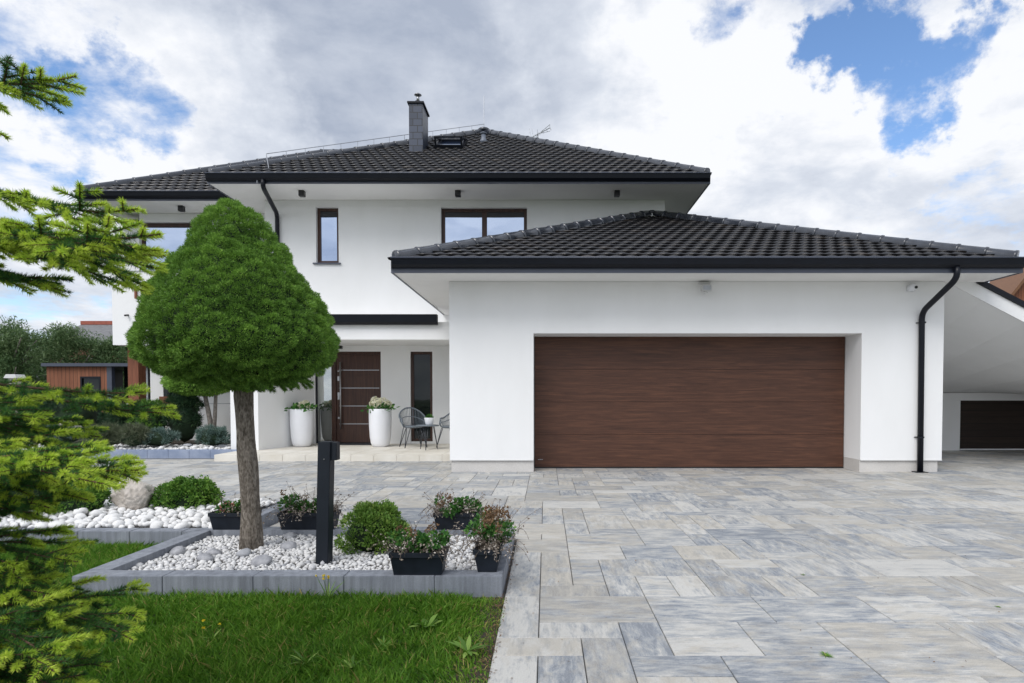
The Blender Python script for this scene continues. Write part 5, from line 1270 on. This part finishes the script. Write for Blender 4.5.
V, F, T = needles(np.concatenate(NP), np.concatenate(ND), np.concatenate(NL_), np.concatenate(NWd), np.concatenate(NT_)); npmesh('needles', V, F, 'fir_needle', fir, tint=T); print('fir needles', len(F))

# ------------------------------------------------------------ back garden on the left
m = MB(); a = -12.0; gk = gnd(150, 457.3, 0).y
while a < txl + .0:
    e_ = min(a + .4, txl + .14); m.box(a + .001, e_ - .001, gk, gk + .14, -.05, .14, .004); a = e_
tag(m.build('garden_kerb', 'kerb_blue', None, (-9, gk, 0)), 'long bluish kerb edging the planted bed at the back left', 'kerb')
m = MB(); m.quad((-14, gk + .1, .10), (bx0, gk + .1, .10), (bx0, 14.3, .15), (-14, 14.3, .15)); m.quad((-16, 14.3, .15), (-9, 14.3, .15), (-9, 22, .2), (-16, 22, .2)); tag(m.build('garden_soil', 'soil'), kind='structure')
P, S = scatter(900, -11.5, bx0 - .05, gk + .16, gk + 1.1, .13, .03, .075); pebbles('white_gravel', P, S, np.clip(.85 + rng.normal(size=len(S)) * .12, 0, 1), 'white stones strewn behind the bluish back kerb', base=1)
def gp(px, py, z=.13): return gnd(px, py, z)
def low(px, py, w, h, mat, label, cat, seed, name='garden_shrub', Ls=.06, Ws=.012, n=3500, needle=True, Y=None, **k):
    Y = Y or gp(px, py).y; c = at(px, py - h / 2, Y); shrub(name, c, (w / 2 / FPX * Y, w / 2 / FPX * Y * .8, h / 2 / FPX * Y), n, Ls, Ws, mat, label, cat, 50, seed, needle=needle, **k)
low(213, 448, 34, 22, 'juniper_leaf', 'small blue green juniper at the foot of the twin stemmed little tree', 'shrub', 61, 'blue_juniper')
low(158, 448, 40, 18, 'juniper_leaf', 'blue green juniper behind the bluish kerb', 'shrub', 62, 'blue_juniper')
low(104, 449, 40, 22, 'grey_grass', 'grey ornamental grass clump behind the left part of the back kerb', 'grass clump', 63, 'grass_clump', .12)
low(133, 449, 30, 22, 'grey_grass', 'grey ornamental grass clump left of the blue green juniper', 'grass clump', 64, 'grass_clump', .12)
low(62, 447, 44, 24, 'juniper_leaf', 'pale blue juniper half hidden by the fir branches', 'shrub', 65, 'blue_juniper')
low(184, 449, 36, 62, 'conifer_dark', 'dark upright dwarf pine left of the twin stemmed tree', 'shrub', 66, 'dwarf_pine', .09, .014, 6000, Y=12.9)
low(150, 446, 34, 48, 'box_leaf', 'green conifer bush with yellow tips in the back bed', 'shrub', 67, 'conifer_bush', .08, .014, 5000, Y=12.8)
0 and low(162, 412, 30, 7, 'yellow_leaf', 'flat yellow green branch spray over the dark dwarf pine', 'shrub', 68, 'yellow_shrub', .06, .012, 2500, Y=12.5, core=False)
low(120, 445, 40, 40, 'conifer_dark', 'dark bush in front of the dark glazing', 'shrub', 69, 'conifer_bush', .08, .014, 5000, Y=13.2)
low(72, 440, 60, 46, 'conifer_dark', 'dark green mound below the cedar shed', 'shrub', 70, 'conifer_bush', .09, .016, 6000, Y=13.6)
low(18, 442, 70, 56, 'conifer_dark', 'tall dark mound at the left edge in the back bed', 'shrub', 71, 'conifer_bush', .09, .016, 6000, Y=13.6)
p = at(68, 428, 12.4); rock('boulder', (p.x, 12.4, p.z), (.28, .2, .22), 'boulder_stone', 'pinkish boulder half hidden in the back bed below the shed', 'boulder', 15, sub=3, rough=.2)
for (px, lab, s) in ((188, 'white stone lying on the gravel by the back kerb, left one', 5), (222, 'flat white stone on the gravel near the porch wall', 6)):
    p = gp(px, 448); rock('stone', (p.x, p.y, .17), (.12, .09, .05), 'pebble', lab, 'stone', s, sub=2, rough=.08)
# little twin stemmed clipped tree
tw = thing('small_clipped_tree', tuple(at(212, 440, 12.9)), 'small clipped tree with two pale stems beside the porch wall', 'tree'); m = MB()
m.tube([at(212, 445, 12.9), at(210, 420, 12.9), at(204, 390, 12.9)], [.055, .05, .04], 10); m.tube([at(213, 445, 12.9), at(215, 415, 12.9), at(216, 390, 12.9)], [.045, .04, .035], 10); part(m, 'trunk', 'pale_bark', tw, True)
cB = np.array(at(201, 383, 12.9)); rB = np.array([.74, .6, .26]); npmesh('shade_core', cB + ICOV * rB * .85, ICOF, 'crown_core', tw, smooth=True)  # filler ball below the leaves, interior shade painted as its dark colour
n = 16000; d = randdir(n); P = cB + d * rB * (.9 + .1 * snoise(d, 6, 5)[:, None] + rng.normal(size=(n, 1)) * .03); V, F, T = leaves(P, unit(d + .6 * randdir(n)), rng.uniform(.03, .07, n), np.full(n, .016), np.clip(rng.normal(.6, .2, n), 0, 1)); npmesh('crown', V, F, 'spruce_leaf', tw, tint=T)
# cedar clad shed
SY = 17.5; sa, sb = at(47, 390, SY).x, at(131, 390, SY).x; sz = at(80, 366.5, SY).z
sh = thing('garden_shed', ((sa + sb) / 2, SY, 0), 'flat roofed shed clad in reddish vertical boards with dark window', 'shed')
wxa, wxb, wza, wzb = at(80.5, 390, SY).x, at(101, 390, SY).x, at(90, 402, SY).z, at(90, 376.5, SY).z; dxa = at(107, 390, SY).x
m = MB(); wall_with_holes(m, sa, dxa, SY, SY + .1, 0, sz, [(wxa, wxb, .25, wzb)]); m.box(sa, sa + .1, SY + .1, SY + 3, 0, sz); part(m, 'wall', 'cedar', sh)
m = MB(); m.box(sa - .06, sb + 1.0, SY - .12, SY + 3.1, sz, sz + .09); part(m, 'roof', 'fascia_metal', sh)
m = MB(); m.box(dxa, dxa + .14, SY, SY + .14, 0, sz - .001); m.box(sb - .25, sb - .18, SY + .3, SY + .36, 0, sz - .001); part(m, 'post', 'fascia_metal', sh)
m = MB(); f_ = .05; m.box(wxa, wxa + f_, SY - .01, SY + .06, .25, wzb); m.box(wxb - f_, wxb, SY - .01, SY + .06, .25, wzb); m.box(wxa + f_, wxb - f_, SY - .01, SY + .06, wzb - f_, wzb); w = part(m, 'window', 'anthracite', sh); m = MB(); m.box(wxa + .03, wxb - .03, SY + .03, SY + .04, .25, wzb - .03); part(m, 'pane', 'dark_glass', w)
m = MB(); m.box(dxa + .15, sb + .9, SY + .5, SY + .55, 0, sz - .001); part(m, 'sliding_door', 'dark_glass', sh)
m = MB(); q = dxa + .45; m.box(q, q + .05, SY + .42, SY + .499, 0, sz - .001); m.box(q + .4, q + .45, SY + .42, SY + .499, 0, sz - .001); part(m, 'door_bar', 'galvanised', sh)
# bird house on a pole
p = at(16, 378, 10.5); bh = thing('bird_house', (p.x, 10.5, 0), 'small grey roofed bird house on a pole above the fir branches', 'bird house')
m = MB(); m.box(p.x - .06, p.x + .06, 10.42, 10.54, p.z - .12, p.z + .02, .004); part(m, 'box', 'boulder_stone', bh)
m = MB(); m.prism([(p.x - .11, p.z + .0), (p.x - .07, p.z + .06), (p.x + .08, p.z + .06), (p.x + .11, p.z + .0), (p.x + .10, p.z - .005), (p.x - .10, p.z - .005)], 1, 10.38, 10.58); part(m, 'roof', 'white_plastic', bh)
m = MB(); m.tube([(p.x, 10.5, 0), (p.x, 10.5, p.z - .12)], .02, 6); part(m, 'pole', 'pale_bark', bh)
# far house with red ridge
FY = 42; a, b = at(45, 330, FY).x, at(150, 330, FY).x; z0_, z1_ = at(90, 344, FY).z, at(90, 321.5, FY + 3).z
fh = thing('neighbour_house', ((a + b) / 2, FY, 0), 'distant house with grey roof and red ridge behind the left trees', 'house')
m = MB(); m.box(a, b, FY + .3, FY + 8, 0, z0_); g_ = at(104, 345, FY).x; m.prism([(g_, z0_ - 1.2), (g_ + 1.6, z0_ + .3), (g_ + 3.2, z0_ - 1.2)], 1, FY - 1, FY + 3); part(m, 'wall', 'brick', fh)
m = MB(); m.quad((a - .3, FY - .3, z0_), (b, FY - .3, z0_), (b, FY + 4, z1_), (a - .3, FY + 4, z1_)); m.quad((a - .3, FY + 8.3, z0_), (b, FY + 8.3, z0_), (b, FY + 4, z1_), (a - .3, FY + 4, z1_)); rf = part(m, 'roof', 'grey_roof', fh)
m = MB(); m.box(a - .3, b, FY + 3.6, FY + 4.3, z1_ - .15, z1_ + .12); part(m, 'ridge_tiles', 'red_tile', rf)
# feathery trees behind the shed
def loose_tree(px, py_top, w_px, Y, label, seed, mat='willow_leaf', n=24000, Ls=.13, Ws=.028):
    r = np.random.default_rng(seed); top = at(px, py_top, Y); base = Vector((top.x, Y, 0)); Rr = w_px / 2 / FPX * Y; H = top.z; t_ = thing('willow_tree', base, label, 'tree', 'feathery trees behind the shed'); m = MB()
    m.tube([base, base + Vector((.1, 0, H * .3)), base + Vector((0, 0, H * .6))], [.13, .10, .05], 8); ends = []
    for i in range(16):
        a = r.uniform(0, 6.28); s = base + Vector((0, 0, H * r.uniform(.15, .5))); e_ = s + Vector((math.cos(a) * Rr * .7, math.sin(a) * Rr * .7, H * r.uniform(.15, .4))); m.tube([s, s.lerp(e_, .5) + Vector((0, 0, .1)), e_], [.05, .03, .012], 6)
    part(m, 'trunk', 'pale_bark', t_, True); K = 150; C = np.zeros((K, 3)); 
    for i in range(K):
        a = r.uniform(0, 6.28); hh = r.uniform(.04, 1) ; rr_ = Rr * math.sqrt(r.random()) * (1.05 - .55 * hh ** 2.5); C[i] = (base.x + math.cos(a) * rr_, Y + math.sin(a) * rr_ * .7, H * (hh * .93) - .1)
    k = n // K; P = np.repeat(C, k, 0); d = unit(r.normal(size=P.shape)); P = P + d * r.uniform(0, 1, (len(P), 1)) ** .6 * np.repeat(r.uniform(.2, .42, K), k)[:, None] * (1, 1, 1.15); D = unit(r.normal(size=P.shape) * .7 + (0, 0, .5) + d * .4); T = np.clip(r.normal(.5, .22, len(P)) + np.repeat(r.normal(0, .15, K), k), 0, 1); V, F, T = leaves(P, D, r.uniform(Ls * .6, Ls * 1.3, len(P)), np.full(len(P), Ws), T); npmesh('crown', V, F, mat, t_, tint=T)
loose_tree(5, 316, 75, 19.6, 'feathery green tree at the left edge behind the fir', 81)
loose_tree(62, 320, 85, 21.5, 'feathery tree standing directly behind the cedar shed', 82)
loose_tree(108, 333, 60, 22.5, 'lower feathery tree between the shed roof and the white balcony', 83)
loose_tree(-30, 322, 80, 21, 'feathery tree further left, mostly out of the photo', 84)
loose_tree(30, 330, 90, 25, 'hazy tree filling the gap behind the left edge trees', 85, 'conifer_dark')

# ------------------------------------------------------------ weeds
def weed(px, py, r_, nl, label, mat='spirea_leaf', wide=.018, up=.5, name='weed', z=.0, flowers=0):
    p = gnd(px, py, z); t_ = thing(name, (p.x, p.y, z - .01), label, 'weed'); V, F, T = [], [], []; 
    for i in range(nl):
        a = random.uniform(0, 6.28); L = r_ * random.uniform(.7, 1.15); upv = random.uniform(up * .6, up * 1.3); d = Vector((math.cos(a), math.sin(a), upv)).normalized(); s = Vector((-math.sin(a), math.cos(a), 0)); prev = Vector(p); K = 5; i0 = len(V); tn = random.random()
        for k in range(K + 1):
            f = k / K; w = wide * math.sin(math.pi * min(.97, f * .86 + .1)) * .5; q = prev if k == 0 else prev + d * L / K; prev = q; d = (d + Vector((0, 0, -.13))).normalized(); V += [tuple(q - s * w), tuple(q + s * w)]; T += [tn, tn]
        for k in range(K): F.append((i0 + 2 * k, i0 + 2 * k + 1, i0 + 2 * k + 3, i0 + 2 * k + 2))
    npmesh('leaves', V, F, mat, t_, tint=T)
    if flowers:
        m = MB(); Ps = []
        for i in range(flowers):
            a = random.uniform(0, 6.28); q = Vector((p.x + math.cos(a) * r_ * .5, p.y + math.sin(a) * r_ * .4, z + random.uniform(.8, 1.4) * r_)); m.tube([p, q], .001, 3); Ps.append(tuple(q))
        part(m, 'stems', 'box_leaf', t_)
        for q in Ps: V, F, T = leaves(np.repeat(np.array([q]), 12, 0), randdir(12), np.full(12, .009), np.full(12, .008), rng.random(12)); npmesh('flower', V, F, 'yellow_petal', t_, tint=T)
weed(426, 628, .10, 9, 'broad leaved dandelion in the lawn below the middle flower box', wide=.032, up=1.0)
weed(468, 652, .10, 11, 'broad leaved weed in the lawn near the driveway edge', wide=.022, up=.8)
weed(384, 648, .06, 12, 'small tuft of pale leaves in the middle of the lawn', wide=.010, up=1.1)
weed(306, 664, .09, 12, 'pale leaved weed low in the lawn below the bollard lamp', wide=.011, up=1.0)
weed(212, 640, .07, 12, 'small weed with yellow flowers in the lawn below the trunk', wide=.009, up=1.0, flowers=3)
weed(240, 587, .08, 10, 'leafy weed growing against the front kerb below the trunk', wide=.014, up=.7)
weed(328, 600, .13, 12, 'thin stalked weed with yellow flowers in front of the bollard lamp', wide=.006, up=1.6, flowers=6)
weed(352, 668, .06, 10, 'little broad leaved weed at the bottom of the lawn', wide=.014, up=.9)
weed(463, 588, .05, 8, 'little weed by the right end of the front kerb', wide=.012, up=.8)
weed(135, 572, .06, 12, 'small weed in the grass beside the kerb corner', wide=.010, up=1.0)
weed(826, 656, .035, 34, 'tuft of grass growing in a joint of the driveway paving', 'grass_blade', .003, .7, 'grass_tuft')
weed(803, 575, .02, 18, 'tiny grass tuft in a paving joint in the middle of the driveway', 'grass_blade', .003, .7, 'grass_tuft')
weed(998, 607, .018, 16, 'tiny grass tuft in a joint at the right of the driveway', 'grass_blade', .003, .7, 'grass_tuft')
weed(498, 606, .03, 20, 'reddish dry tuft at the lawn edge of the driveway', 'rust_plant', .004, .5, 'grass_tuft')
# crumbs and bits of dead leaf on the paving
n = 420; P = np.stack([rng.uniform(-.2, 6.5, n), rng.uniform(2.3, 9.0, n), np.full(n, .004)], 1); e_ = np.stack([rng.uniform(-.30, -.215, 900), rng.uniform(2.1, 4.8, 900), np.full(900, .003)], 1); P = np.concatenate([P, e_]); n = len(P); d = unit(rng.normal(size=(n, 3)) * (1, 1, .25) + (0, 0, .15))
V, F, T = leaves(P, d, rng.uniform(.005, .018, n), rng.uniform(.003, .008, n), rng.random(n) * .8, np.tile((0, 0, 1.0), (n, 1))); tag(npmesh('leaf_litter', V, F, 'rust_plant', tint=T), 'scattered dead leaf crumbs lying on the driveway slabs', 'leaf litter', kind='stuff')
print('DONE objects', len(bpy.data.objects), 'polys', sum(len(o.data.polygons) for o in bpy.data.objects if o.type == 'MESH'))
